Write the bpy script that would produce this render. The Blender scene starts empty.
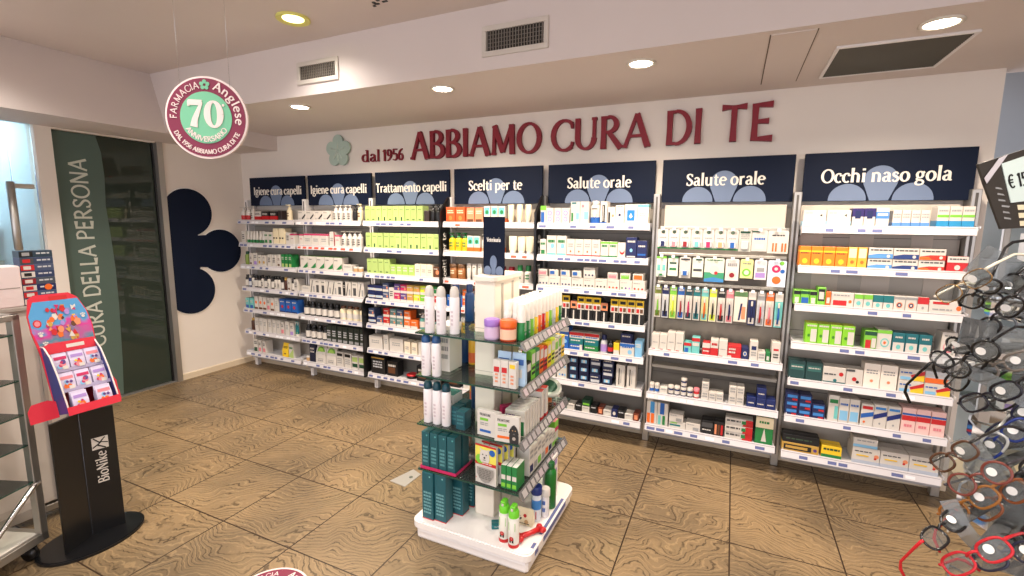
import bpy, math, random
from mathutils import Matrix, Vector
random.seed(7)
PI = math.pi
S = bpy.context.scene
COL = S.collection
# ------------------------------------------------------------------ camera
CAM = (4.9243, -3.5313, 1.6)
PITCH, ROLL, YAW, FOCAL = 0.1389, 0.0094, -0.4321, 474.39
fw = Vector((math.sin(YAW)*math.cos(PITCH), math.cos(YAW)*math.cos(PITCH), -math.sin(PITCH)))
rt = Vector((math.cos(YAW), -math.sin(YAW), 0)); up = rt.cross(fw)
r2 = rt*math.cos(ROLL)+up*math.sin(ROLL); u2 = -rt*math.sin(ROLL)+up*math.cos(ROLL)
cd = bpy.data.cameras.new('camera'); cam = bpy.data.objects.new('camera', cd); COL.objects.link(cam)
m = Matrix.Identity(4)
for i in range(3):
    m[i][0] = r2[i]; m[i][1] = u2[i]; m[i][2] = -fw[i]; m[i][3] = CAM[i]
cam.matrix_world = m
cd.sensor_width = 36; cd.lens = 36*FOCAL/1024; cd.clip_start = 0.02
S.camera = cam
# ------------------------------------------------------------------ world, exposure, lights
S.view_settings.view_transform = 'Standard'; S.view_settings.look = 'None'
S.view_settings.exposure = 0.93; S.view_settings.gamma = 1; S.view_settings.use_curve_mapping = False
w = bpy.data.worlds.new('world'); S.world = w; w.use_nodes = True
bg = w.node_tree.nodes['Background']; bg.inputs[0].default_value = (0.95, 0.93, 1.0, 1); bg.inputs[1].default_value = 1.15

def light(kind, name, loc, power, color, size=0.1, rot=(0, 0, 0), spot=None, blend=0.6):
    ld = bpy.data.lights.new(name, kind); ld.energy = power; ld.color = color
    if kind == 'AREA': ld.shape = 'DISK'; ld.size = size
    elif kind in ('SPOT', 'POINT'): ld.shadow_soft_size = size
    if spot: ld.spot_size = spot; ld.spot_blend = blend
    o = bpy.data.objects.new(name, ld); COL.objects.link(o); o.location = loc; o.rotation_euler = rot
    return o
WARM = (1.0, 0.84, 0.68); NEUT = (1.0, 0.92, 0.84)
SOFFIT_Z = 2.445; CEIL_Z = 2.79
SOFFIT_LAMPS = [(1.90, -.82), (3.17, -.82), (4.42, -.82), (5.66, -.85)]
CEIL_LAMPS = [(2.46, -1.34), (0.95, -2.6), (2.5, -2.75), (4.1, -2.75), (5.7, -2.6), (1.0, -4.2), (2.9, -4.2), (4.8, -4.3), (6.6, -4.2)]  # first is in view; the others are added to light the room
for x, y in SOFFIT_LAMPS:
    light('SPOT', 'downlight_beam', (x, y, SOFFIT_Z-.03), 66, WARM, .05, spot=math.radians(150), blend=.8)
for i, (x, y) in enumerate(CEIL_LAMPS):
    light('SPOT', 'downlight_beam', (x, y, CEIL_Z-.03), 16 if i == 0 else 42, NEUT, .06, spot=math.radians(150), blend=.8)

# ------------------------------------------------------------------ materials
def lin(c):
    return tuple(((v/255)/12.92 if v/255 <= .04045 else ((v/255+.055)/1.055)**2.4) for v in c)
_M = {}
def mat(rgb, rough=.5, metal=0, emit=0, name=None, trans=0, alpha=1, coat=0):
    k = (rgb, rough, metal, emit, trans, alpha, coat)
    if k in _M: return _M[k]
    mt = bpy.data.materials.new(name or 'paint_%02x%02x%02x' % rgb); mt.use_nodes = True
    b = mt.node_tree.nodes['Principled BSDF']
    b.inputs['Base Color'].default_value = (*lin(rgb), 1); b.inputs['Roughness'].default_value = rough
    b.inputs['Metallic'].default_value = metal
    if emit: b.inputs['Emission Color'].default_value = (*lin(rgb), 1); b.inputs['Emission Strength'].default_value = emit
    if trans: b.inputs['Transmission Weight'].default_value = trans; b.inputs['IOR'].default_value = 1.45
    if alpha < 1: b.inputs['Alpha'].default_value = alpha
    if coat: b.inputs['Coat Weight'].default_value = coat
    _M[k] = mt
    return mt
def glass(name, tint, alpha, rough=.03):
    """thin clear sheet: mostly see-through with a tinted, glossy film"""
    if name in _M: return _M[name]
    mt = bpy.data.materials.new(name); mt.use_nodes = True; nt = mt.node_tree; n = nt.nodes
    n.remove(n['Principled BSDF']); out = n['Material Output']
    tr = n.new('ShaderNodeBsdfTransparent'); tr.inputs[0].default_value = (*lin(tint), 1)
    gl = n.new('ShaderNodeBsdfGlossy'); gl.inputs['Roughness'].default_value = rough
    df = n.new('ShaderNodeBsdfDiffuse'); df.inputs[0].default_value = (*lin(tint), 1)
    fr = n.new('ShaderNodeFresnel'); fr.inputs[0].default_value = 1.45
    mx = n.new('ShaderNodeMixShader'); mx.inputs[0].default_value = alpha
    nt.links.new(tr.outputs[0], mx.inputs[1]); nt.links.new(df.outputs[0], mx.inputs[2])
    m2 = n.new('ShaderNodeMixShader'); nt.links.new(fr.outputs[0], m2.inputs[0])
    nt.links.new(mx.outputs[0], m2.inputs[1]); nt.links.new(gl.outputs[0], m2.inputs[2]); nt.links.new(m2.outputs[0], out.inputs[0])
    _M[name] = mt
    return mt
def noisy(name, rgb, rough=.7, amt=.06, scale=6, bump=.02, bscale=90, spec=.5):
    mt = bpy.data.materials.new(name); mt.use_nodes = True; nt = mt.node_tree; n = nt.nodes; L = nt.links.new
    b = n['Principled BSDF']; b.inputs['Roughness'].default_value = rough; b.inputs['Specular IOR Level'].default_value = spec
    tc = n.new('ShaderNodeTexCoord'); nz = n.new('ShaderNodeTexNoise'); nz.inputs['Scale'].default_value = scale; nz.inputs['Detail'].default_value = 3
    L(tc.outputs['Object'], nz.inputs['Vector'])
    cr = n.new('ShaderNodeValToRGB'); c = lin(rgb)
    cr.color_ramp.elements[0].position = .3; cr.color_ramp.elements[0].color = (*[v*(1-amt) for v in c], 1)
    cr.color_ramp.elements[1].position = .7; cr.color_ramp.elements[1].color = (*[min(1, v*(1+amt)) for v in c], 1)
    L(nz.outputs['Fac'], cr.inputs[0]); L(cr.outputs[0], b.inputs['Base Color'])
    n2 = n.new('ShaderNodeTexNoise'); n2.inputs['Scale'].default_value = bscale; L(tc.outputs['Object'], n2.inputs['Vector'])
    bp = n.new('ShaderNodeBump'); bp.inputs['Strength'].default_value = bump; L(n2.outputs['Fac'], bp.inputs['Height']); L(bp.outputs[0], b.inputs['Normal'])
    return mt
def brushed(name, rgb, rough=.35):
    mt = bpy.data.materials.new(name); mt.use_nodes = True; nt = mt.node_tree; n = nt.nodes; L = nt.links.new
    b = n['Principled BSDF']; b.inputs['Metallic'].default_value = .85; b.inputs['Base Color'].default_value = (*lin(rgb), 1)
    tc = n.new('ShaderNodeTexCoord'); mp = n.new('ShaderNodeMapping'); mp.inputs['Scale'].default_value = (200, 200, 3)
    nz = n.new('ShaderNodeTexNoise'); L(tc.outputs['Object'], mp.inputs[0]); L(mp.outputs[0], nz.inputs['Vector'])
    mr = n.new('ShaderNodeMapRange'); mr.inputs['To Min'].default_value = rough-.1; mr.inputs['To Max'].default_value = rough+.15
    L(nz.outputs['Fac'], mr.inputs[0]); L(mr.outputs[0], b.inputs['Roughness'])
    return mt
TILE, TOX, TOY = .4918, 2.5539, -1.5578
def floor_mat():
    mt = bpy.data.materials.new('streaked_stone_tiles'); mt.use_nodes = True; nt = mt.node_tree; n = nt.nodes; L = nt.links.new
    b = n['Principled BSDF']; tc = n.new('ShaderNodeTexCoord')
    def M(op, a, b_=None, c=None):
        q = n.new('ShaderNodeMath'); q.operation = op
        for i, v in enumerate((a, b_, c)):
            if v is None: continue
            if isinstance(v, (int, float)): q.inputs[i].default_value = v
            else: L(v, q.inputs[i])
        return q.outputs[0]
    sx = n.new('ShaderNodeSeparateXYZ'); L(tc.outputs['Object'], sx.inputs[0])
    u = M('DIVIDE', M('SUBTRACT', sx.outputs[0], TOX), TILE); v = M('DIVIDE', M('SUBTRACT', sx.outputs[1], TOY), TILE)
    iu, iv = M('FLOOR', u), M('FLOOR', v); fu, fv = M('FRACT', u), M('FRACT', v)
    cx = n.new('ShaderNodeCombineXYZ'); L(iu, cx.inputs[0]); L(iv, cx.inputs[1])
    wn = n.new('ShaderNodeTexWhiteNoise'); wn.noise_dimensions = '3D'; L(cx.outputs[0], wn.inputs['Vector'])
    # flow lines: a low-frequency field bent per tile, cut in fine lines
    off = n.new('ShaderNodeVectorMath'); off.operation = 'MULTIPLY_ADD'; L(wn.outputs['Color'], off.inputs[0]); off.inputs[1].default_value = (9, 9, 9); L(tc.outputs['Object'], off.inputs[2])
    n1 = n.new('ShaderNodeTexNoise'); n1.inputs['Scale'].default_value = 2.6; n1.inputs['Detail'].default_value = 1.6; n1.inputs['Distortion'].default_value = .5
    L(off.outputs[0], n1.inputs['Vector'])
    n3 = n.new('ShaderNodeTexNoise'); n3.inputs['Scale'].default_value = 26; n3.inputs['Detail'].default_value = 3; L(off.outputs[0], n3.inputs['Vector'])
    sxr = n.new('ShaderNodeSeparateXYZ'); L(off.outputs[0], sxr.inputs[0])
    sp_ = n.new('ShaderNodeSeparateXYZ'); L(wn.outputs['Color'], sp_.inputs[0])
    dirn = M('ADD', M('MULTIPLY', sxr.outputs[0], M('SUBTRACT', M('MULTIPLY', sp_.outputs[0], 220), 110)), M('MULTIPLY', sxr.outputs[1], 165))
    ph = M('ADD', M('MULTIPLY', n1.outputs['Fac'], 100), dirn)
    ph = M('ADD', ph, M('MULTIPLY', n3.outputs['Fac'], 7))
    ln = M('SINE', ph)
    n4 = n.new('ShaderNodeTexNoise'); n4.inputs['Scale'].default_value = 9; n4.inputs['Detail'].default_value = 4; L(off.outputs[0], n4.inputs['Vector'])
    ln2 = M('SINE', M('ADD', M('MULTIPLY', ph, 2.3), M('MULTIPLY', n4.outputs['Fac'], 14)))
    ln = M('ADD', M('MULTIPLY', ln, .55), M('MULTIPLY', ln2, .5))
    # broken strokes
    st = M('MULTIPLY', M('SMOOTH_MIN', M('MAXIMUM', M('SUBTRACT', ln, .35), 0), .5, .1), M('MAXIMUM', M('MULTIPLY', M('SUBTRACT', n4.outputs['Fac'], .33), 4.2), 0))
    n5 = n.new('ShaderNodeTexNoise'); n5.inputs['Scale'].default_value = 1.7; n5.inputs['Detail'].default_value = 4; L(tc.outputs['Object'], n5.inputs['Vector'])
    base = n.new('ShaderNodeValToRGB'); e = base.color_ramp.elements
    e[0].position = .34; e[0].color = (*lin((108, 92, 70)), 1); e[1].position = .66; e[1].color = (*lin((144, 121, 89)), 1)
    L(n5.outputs['Fac'], base.inputs[0])
    mx = n.new('ShaderNodeMix'); mx.data_type = 'RGBA'; L(M('MINIMUM', M('MULTIPLY', st, 1.9), .72), mx.inputs[0]); L(base.outputs[0], mx.inputs[6]); mx.inputs[7].default_value = (*lin((66, 52, 36)), 1)
    # pale grain between strokes
    hi = M('MULTIPLY', M('MAXIMUM', M('SUBTRACT', M('MULTIPLY', ln, -1), .3), 0), .42)
    mh = n.new('ShaderNodeMix'); mh.data_type = 'RGBA'; L(hi, mh.inputs[0]); L(mx.outputs[2], mh.inputs[6]); mh.inputs[7].default_value = (*lin((184, 157, 116)), 1)
    j = .007
    edge = M('MINIMUM', M('MINIMUM', fu, M('SUBTRACT', 1, fu)), M('MINIMUM', fv, M('SUBTRACT', 1, fv)))
    jm = M('LESS_THAN', edge, j)
    mj = n.new('ShaderNodeMix'); mj.data_type = 'RGBA'; L(jm, mj.inputs[0]); L(mh.outputs[2], mj.inputs[6]); mj.inputs[7].default_value = (*lin((52, 36, 22)), 1)
    L(mj.outputs[2], b.inputs['Base Color']); b.inputs['Roughness'].default_value = .42; b.inputs['Specular IOR Level'].default_value = .35
    hgt = M('SUBTRACT', M('MULTIPLY', st, -.6), M('MULTIPLY', jm, 1.5))
    bp = n.new('ShaderNodeBump'); bp.inputs['Strength'].default_value = .35; bp.inputs['Distance'].default_value = .004; L(hgt, bp.inputs['Height']); L(bp.outputs[0], b.inputs['Normal'])
    return mt

# ------------------------------------------------------------------ mesh builder
class MB:
    def __init__(s): s.v = []; s.f = []; s.mi = []; s.sm = []; s.mats = []; s.M = Matrix.Identity(4)
    def _m(s, mt):
        if mt not in s.mats: s.mats.append(mt)
        return s.mats.index(mt)
    def add(s, vs, fs, mt, smooth=False):
        b = len(s.v); k = s._m(mt)
        s.v += [tuple(s.M @ Vector(p)) for p in vs]
        for f in fs: s.f.append([i+b for i in f]); s.mi.append(k); s.sm.append(smooth)
        return s
    def box(s, x0, x1, y0, y1, z0, z1, mt):
        vs = [(x, y, z) for z in (z0, z1) for y in (y0, y1) for x in (x0, x1)]
        return s.add(vs, [(0, 2, 3, 1), (4, 5, 7, 6), (0, 1, 5, 4), (2, 6, 7, 3), (0, 4, 6, 2), (1, 3, 7, 5)], mt)
    def bbox(s, x0, x1, y0, y1, z0, z1, mt, r=.004):
        """box with bevelled vertical edges and softened top"""
        r = min(r, (x1-x0)/2.1, (y1-y0)/2.1, (z1-z0)/2.1)
        def ring(i, z): return [(x0+r+i, y0+i, z), (x1-r-i, y0+i, z), (x1-i, y0+r+i, z), (x1-i, y1-r-i, z), (x1-r-i, y1-i, z), (x0+r+i, y1-i, z), (x0+i, y1-r-i, z), (x0+i, y0+r+i, z)]
        rs = [ring(r*.6, z0), ring(0, z0+r), ring(0, z1-r), ring(r*.6, z1)]
        vs = sum(rs, []); fs = [tuple(range(7, -1, -1)), tuple(range(24, 32))]
        for k in range(3):
            for i in range(8): fs.append((k*8+i, k*8+(i+1) % 8, k*8+8+(i+1) % 8, k*8+8+i))
        return s.add(vs, fs, mt)
    def prism(s, poly, d0, d1, mt, axis='y'):
        """polygon in XZ (axis y), XY (axis z) or YZ (axis x) extruded d0..d1"""
        n = len(poly)
        if axis == 'y': g = lambda a, b, d: (a, d, b)
        elif axis == 'z': g = lambda a, b, d: (a, b, d)
        else: g = lambda a, b, d: (d, a, b)
        vs = [g(a, b, d0) for a, b in poly]+[g(a, b, d1) for a, b in poly]
        fs = [tuple(range(n)), tuple(range(2*n-1, n-1, -1))]+[(i, i+n, (i+1) % n+n, (i+1) % n) for i in range(n)]
        return s.add(vs, fs, mt)
    def lathe(s, prof, mt, cx=0, cy=0, seg=14, smooth=True, sy=1):
        """prof: (r, z) from bottom to top, around z"""
        vs = []; fs = []; n = len(prof)
        for r, z in prof:
            for i in range(seg):
                a = 2*PI*i/seg; vs.append((cx+r*math.cos(a), cy+r*sy*math.sin(a), z))
        for k in range(n-1):
            for i in range(seg): fs.append((k*seg+i, k*seg+(i+1) % seg, (k+1)*seg+(i+1) % seg, (k+1)*seg+i))
        s.add(vs, fs, mt, smooth)
        s.add([vs[i] for i in range(seg)][::-1], [tuple(range(seg))], mt)
        return s.add(vs[-seg:], [tuple(range(seg))], mt)
    def tube(s, pts, r, mt, seg=8, closed=False):
        P = [Vector(p) for p in pts]; n = len(P); vs = []; fs = []; u = None
        for i in range(n):
            t = (P[(i+1) % n]-P[i-1]) if closed else (P[min(i+1, n-1)]-P[max(i-1, 0)])
            t.normalize()
            if u is None: u = t.orthogonal().normalized()
            u = (u-t*u.dot(t)); u = u.normalized() if u.length > 1e-6 else t.orthogonal().normalized()
            v = t.cross(u); rr = r[i] if isinstance(r, (list, tuple)) else r
            for k in range(seg):
                a = 2*PI*k/seg; vs.append(tuple(P[i]+u*math.cos(a)*rr+v*math.sin(a)*rr))
        for i in range(n if closed else n-1):
            j = (i+1) % n
            for k in range(seg): fs.append((i*seg+k, i*seg+(k+1) % seg, j*seg+(k+1) % seg, j*seg+k))
        if not closed: fs += [tuple(range(seg-1, -1, -1)), tuple(range((n-1)*seg, n*seg))]
        return s.add(vs, fs, mt, True)
    def ribbon(s, pts, mt, fn, depth):
        """flat stroke (u, v, width) placed by fn(u, v, h), h = height over the sheet"""
        n = len(pts); vs = []; fs = []
        for i in range(n):
            a = pts[max(i-1, 0)]; b = pts[min(i+1, n-1)]; dx, dy = b[0]-a[0], b[1]-a[1]; l = math.hypot(dx, dy) or 1
            nx, ny = -dy/l, dx/l; x, y, w = pts[i]
            for sg in (1, -1):
                for h in (0, depth): vs.append(fn(x+sg*nx*w/2, y+sg*ny*w/2, h))
        for i in range(n-1):
            a, b = i*4, i*4+4      # 0 left-back 1 left-front 2 right-back 3 right-front
            fs += [(a+1, a+3, b+3, b+1), (a+1, b+1, b, a), (a+2, b+2, b+3, a+3)]
        e = (n-1)*4; fs += [(0, 2, 3, 1), (e+1, e+3, e+2, e)]
        return s.add(vs, fs, mt)
    def mesh(s, name):
        me = bpy.data.meshes.new(name); me.from_pydata(s.v, [], s.f); me.update()
        for mt in s.mats: me.materials.append(mt)
        for p, k, sm in zip(me.polygons, s.mi, s.sm): p.material_index = k; p.use_smooth = sm
        return me
    def build(s, name, parent=None, loc=(0, 0, 0), rz=0):
        return inst(name, s.mesh(name), parent, loc, rz)
def inst(name, me, parent=None, loc=(0, 0, 0), rz=0):
    o = bpy.data.objects.new(name, me); COL.objects.link(o); o.location = loc; o.rotation_euler = (0, 0, rz)
    if parent: o.parent = parent
    return o
def empty(name, loc=(0, 0, 0), rz=0, parent=None): return inst(name, None, parent, loc, rz)
def tag(o, label, cat, group=None, kind=None):
    if label:
        for a, b in [(' bay', ''), (' shelf,', ' shelf'), ('small ', ''), ('wide ', ''), ('narrow ', ''), ('long ', ''), ('tall ', ''), (' second up', ' upper'), (' and ', '-'), ('pale ', ''), ('-of the', ' of the')]:
            if len(label.replace('-', ' ').split()) > 16: label = label.replace(a, b)
    if label: o['label'] = label
    if cat: o['category'] = cat
    if group: o['group'] = group
    if kind: o['kind'] = kind
    return o
def struct(mb, name, loc=(0, 0, 0)):
    o = mb.build(name, None, loc); o['kind'] = 'structure'; return o

# ------------------------------------------------------------------ lettering: a stroke alphabet with serifs
def L_(x0, y0, x1, y1, w, w1=None): return [(x0, y0, w), (x1, y1, w if w1 is None else w1)]
def A_(cx, cy, rx, ry, a0, a1, T, t, n=12):
    out = []
    for i in range(n+1):
        a = math.radians(a0+(a1-a0)*i/n); out.append((cx+rx*math.cos(a), cy+ry*math.sin(a), t+(T-t)*abs(math.cos(a))**1.3))
    return out
def glyphs(T, t, sf):
    """T thick, t thin, sf serif half-length (0 = none)"""
    g = {}
    def se(x, y, w=None): return [L_(x-(w or sf), y, x+(w or sf), y, t)] if sf else []
    def stem(x, y0, y1, b=True, tp=True):
        o = [[(x, y0, T*1.1), (x, (y0+y1)/2, T*.94), (x, y1, T*1.1)]]
        if b: o += se(x, y0+t/2)
        if tp and sf: o += [L_(x-sf, y1-t/2, x, y1-t/2, t)]
        return o
    X = .48; C = .7
    g['A'] = (.62, [L_(.05, 0, .31, C, t*1.3), L_(.57, 0, .31, C, T*1.15, T), L_(.15, .24, .47, .24, t)]+se(.05, t/2)+se(.57, t/2))
    g['B'] = (.54, stem(.12, 0, C)+[A_(.22, .53, .20, .155, 90, -90, T, t), A_(.24, .19, .24, .175, 90, -90, T*1.05, t), L_(.1, C-t/2, .24, C-t/2, t), L_(.1, .375, .24, .375, t), L_(.1, t/2, .24, t/2, t)])
    g['C'] = (.58, [A_(.36, .35, .29, .335, 48, 312, T, t, 16), L_(.55, .6, .56, .5, T*.7, t), L_(.55, .1, .57, .2, t, t)])
    g['D'] = (.64, stem(.12, 0, C)+[A_(.26, .35, .31, .335, 90, -90, T, t), L_(.1, C-t/2, .27, C-t/2, t), L_(.1, t/2, .27, t/2, t)])
    g['E'] = (.50, stem(.12, 0, C)+[L_(.1, C-t/2, .44, C-t/2, t, t*2), L_(.1, .36, .38, .36, t, t*1.8), L_(.1, t/2, .46, t/2, t, t*2.2)])
    g['F'] = (.47, stem(.12, 0, C)+[L_(.1, C-t/2, .43, C-t/2, t, t*2), L_(.1, .36, .36, .36, t, t*1.8)])
    g['G'] = (.62, [A_(.36, .35, .29, .335, 48, 325, T, t, 16), L_(.57, .03, .57, .32, T)]+se(.55, .32))
    g['I'] = (.26, stem(.13, 0, C, tp=False)+se(.13, C-t/2))
    g['L'] = (.46, stem(.12, 0, C)+[L_(.1, t/2, .42, t/2, t, t*2.4)])
    g['M'] = (.80, [L_(.13, 0, .15, C, t*1.3), L_(.15, C, .40, .06, T*1.1), L_(.40, .06, .65, C, t*1.3), L_(.67, 0, .65, C, T*1.1)]+se(.13, t/2)+se(.67, t/2))
    g['N'] = (.66, [L_(.12, 0, .12, C, t*1.3), L_(.12, C, .54, 0, T*1.05), L_(.54, 0, .54, C, t*1.3)]+se(.12, t/2)+se(.54, C-t/2))
    g['O'] = (.70, [A_(.35, .35, .285, .335, 0, 360, T, t, 24)])
    g['P'] = (.52, stem(.12, 0, C)+[A_(.23, .51, .22, .175, 90, -90, T, t), L_(.1, C-t/2, .24, C-t/2, t), L_(.1, .335, .24, .335, t)])
    g['R'] = (.58, stem(.12, 0, C)+[A_(.22, .52, .20, .165, 90, -90, T, t), L_(.1, C-t/2, .24, C-t/2, t), L_(.1, .355, .24, .355, t), L_(.24, .36, .53, 0, T*.9, T*1.1)])
    g['S'] = (.48, [[(.40, .56, t*1.2), (.33, .65, t), (.23, .67, t), (.12, .62, T*.8), (.10, .52, T*.95), (.17, .42, T), (.30, .33, T), (.39, .24, T), (.38, .12, T*.9), (.28, .04, t*1.1), (.17, .03, t), (.08, .11, t*1.2)], L_(.40, .66, .40, .52, t), L_(.08, .19, .08, .03, t)])
    g['T'] = (.56, [[(.28, 0, T*1.15), (.28, .35, T*.95), (.28, C, T*1.05)], [(.04, C-t/2, t*2), (.28, C-t/2, t), (.52, C-t/2, t*2)]]+se(.28, t/2))
    g['U'] = (.64, [L_(.12, C, .12, .25, T), A_(.325, .26, .205, .235, 180, 360, T, t), L_(.53, .26, .53, C, t*1.3)]+se(.12, C-t/2)+se(.53, C-t/2))
    g['V'] = (.62, [L_(.06, C, .31, 0, T), L_(.31, 0, .56, C, t)]+se(.06, C-t/2)+se(.56, C-t/2))
    g['a'] = (.46, [[(.09, .38, t*1.5), (.16, .46, t), (.25, .46, t*1.2), (.33, .40, T*.9), (.34, .30, T), (.34, .08, T), (.40, .02, t), (.45, .04, t)], [(.33, .28, t), (.20, .25, t*1.2), (.09, .19, T*.9), (.09, .08, T*.9), (.17, .02, t), (.25, .04, t), (.34, .11, t)]])
    g['c'] = (.42, [A_(.245, .24, .18, .225, 55, 310, T, t, 14), L_(.36, .41, .36, .33, t*1.8)])
    g['d'] = (.54, [A_(.24, .24, .18, .22, 40, 320, T, t, 14)]+[L_(.40, 0, .40, .74, T), L_(.30, .72, .40, .72, t), L_(.40, .02, .49, .02, t)])
    g['e'] = (.45, [A_(.24, .24, .18, .225, 10, 310, T, t, 16), L_(.08, .27, .42, .27, t)])
    g['g'] = (.50, [A_(.23, .31, .14, .155, 0, 360, T*.9, t, 14), [(.14, .18, t), (.09, .10, t*1.3), (.18, .05, T*.7), (.33, .03, T*.7), (.41, -.05, T*.7), (.36, -.15, t*1.2), (.22, -.19, t), (.08, -.15, t*1.3), (.06, -.06, t*1.3), (.16, .04, t)], [(.34, .40, t), (.44, .45, t*1.6)]])
    g['h'] = (.56, stem(.12, 0, .74)+[[(.14, .38, t), (.24, .46, t*1.3), (.36, .43, T*.8), (.42, .32, T), (.42, 0, T)]]+se(.42, t/2))
    g['i'] = (.26, stem(.13, 0, X)+[[(.13, .60, T*1.1), (.13, .70, T*1.1)]])
    g['l'] = (.26, stem(.13, 0, .74))
    g['m'] = (.84, stem(.12, 0, X)+[[(.14, .38, t), (.23, .46, t*1.3), (.34, .43, T*.8), (.40, .32, T), (.40, 0, T)], [(.42, .38, t), (.52, .46, t*1.3), (.62, .43, T*.8), (.69, .32, T), (.69, 0, T)]]+se(.40, t/2)+se(.69, t/2))
    g['n'] = (.56, stem(.12, 0, X)+[[(.14, .38, t), (.24, .46, t*1.3), (.36, .43, T*.8), (.42, .32, T), (.42, 0, T)]]+se(.42, t/2))
    g['o'] = (.50, [A_(.25, .24, .185, .225, 0, 360, T, t, 18)])
    g['p'] = (.54, [[(.12, -.2, T), (.12, X, T)], A_(.28, .24, .18, .22, 140, -140, T, t, 14)]+se(.12, -.2+t/2)+([L_(.12-sf, X-t/2, .12, X-t/2, t)] if sf else []))
    g['r'] = (.40, stem(.12, 0, X)+[[(.14, .33, t), (.22, .44, t*1.4), (.34, .44, T*.9)]])
    g['s'] = (.40, [[(.32, .37, t*1.3), (.26, .45, t), (.18, .46, t*1.2), (.10, .40, T*.8), (.12, .31, T*.9), (.22, .25, T*.9), (.32, .18, T*.9), (.32, .08, T*.8), (.22, .02, t*1.2), (.13, .02, t), (.07, .10, t*1.4)]])
    g['t'] = (.36, [[(.15, .62, t), (.15, .45, T*.9), (.15, .12, T), (.19, .03, T*.7), (.27, .02, t*1.2), (.33, .06, t)], L_(.03, .455, .31, .455, t)])
    g['u'] = (.56, [[(.12, X, T), (.12, .14, T), (.18, .03, T*.8), (.28, .03, t*1.3), (.40, .12, t)], [(.41, X, T), (.41, 0, T)], L_(.40, .02, .50, .02, t), L_(.04, X-t/2, .12, X-t/2, t), L_(.33, X-t/2, .41, X-t/2, t)])
    g['1'] = (.36, stem(.2, 0, C, tp=False)+[L_(.07, .58, .2, .68, t)])
    g['5'] = (.46, [L_(.11, C-t/2, .40, C-t/2, T*.8), L_(.12, C, .10, .38, t*1.3), [(.10, .38, t), (.22, .44, t*1.3), (.35, .37, T*.9), (.39, .22, T), (.33, .08, T*.8), (.20, .02, t), (.07, .07, t*1.4)]])
    g['6'] = (.50, [[(.40, .68, t), (.26, .62, t*1.3), (.13, .45, T*.9), (.09, .24, T), (.14, .08, T*.8), (.25, .02, t), (.37, .08, T*.8), (.41, .21, T), (.36, .35, T*.8), (.25, .40, t), (.12, .32, t)]])
    g['9'] = (.50, [[(.10, .02, t), (.24, .08, t*1.3), (.37, .25, T*.9), (.41, .46, T), (.36, .62, T*.8), (.25, .68, t), (.13, .62, T*.8), (.09, .49, T), (.14, .35, T*.8), (.25, .30, t), (.38, .38, t)]])
    g['0'] = (.50, [A_(.25, .35, .175, .335, 0, 360, T*1.1, t, 20)])
    g['7'] = (.46, [L_(.05, .65, .41, .65, T*.9), [(.40, .66, t), (.30, .42, T*.7), (.21, .2, T*.95), (.17, 0, T*1.25)], L_(.06, .69, .06, .55, t)])
    g['X'] = (.58, [L_(.08, C, .50, 0, T), L_(.50, C, .08, 0, t)]); g['K'] = (.58, stem(.12, 0, C)+[L_(.14, .3, .5, C, t), L_(.22, .38, .53, 0, T)])
    g['€'] = (.52, [A_(.32, .35, .22, .33, 50, 310, T, t, 14), L_(.02, .42, .42, .42, t), L_(.02, .29, .40, .29, t)])
    g[','] = (.22, [[(.11, .05, T*1.1), (.07, -.12, t)]]); g['.'] = (.22, [L_(.07, .05, .16, .05, .1)])
    g[' '] = (.24, [])
    return g
BOOK = glyphs(.115, .05, .085); SANS = glyphs(.085, .062, 0); BOLD = glyphs(.13, .085, 0)
FLARE = glyphs(.115, .058, .06)
def smooth(pts, k=3):
    if len(pts) < 3: return pts
    out = []
    for i in range(len(pts)-1):
        p0, p1, p2, p3 = pts[max(i-1, 0)], pts[i], pts[i+1], pts[min(i+2, len(pts)-1)]
        for j in range(k):
            q = j/k
            out.append(tuple(.5*((2*p1[c])+(-p0[c]+p2[c])*q+(2*p0[c]-5*p1[c]+4*p2[c]-p3[c])*q*q+(-p0[c]+3*p1[c]-3*p2[c]+p3[c])*q**3) for c in range(3)))
    return out+[pts[-1]]
def text_w(font, s): return sum(font[c][0] for c in s)
def text(mb, s, mt, fn, font=BOOK, size=1, squeeze=1, depth=.002, k=3):
    """writes s from u=0; fn(u, v, h) maps the sheet to 3-D"""
    x = 0
    q = 0
    for c in s:
        adv, st = font[c]
        for p in st:
            p = smooth(p, k) if 3 <= len(p) < 13 else p; q = (q+1) % 7
            mb.ribbon([((x+a)*squeeze*size, b*size, w_*size) for a, b, w_ in p], mt, fn, depth+q*.00012)
        x += adv
    return x*squeeze*size
def sheet(o, u, v):
    """mapping for text on a plane: origin o, right u, up v; height along u x v"""
    o, u, v = Vector(o), Vector(u).normalized(), Vector(v).normalized(); n = u.cross(v)
    return lambda a, b, h: tuple(o+u*a+v*b+n*h)
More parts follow.
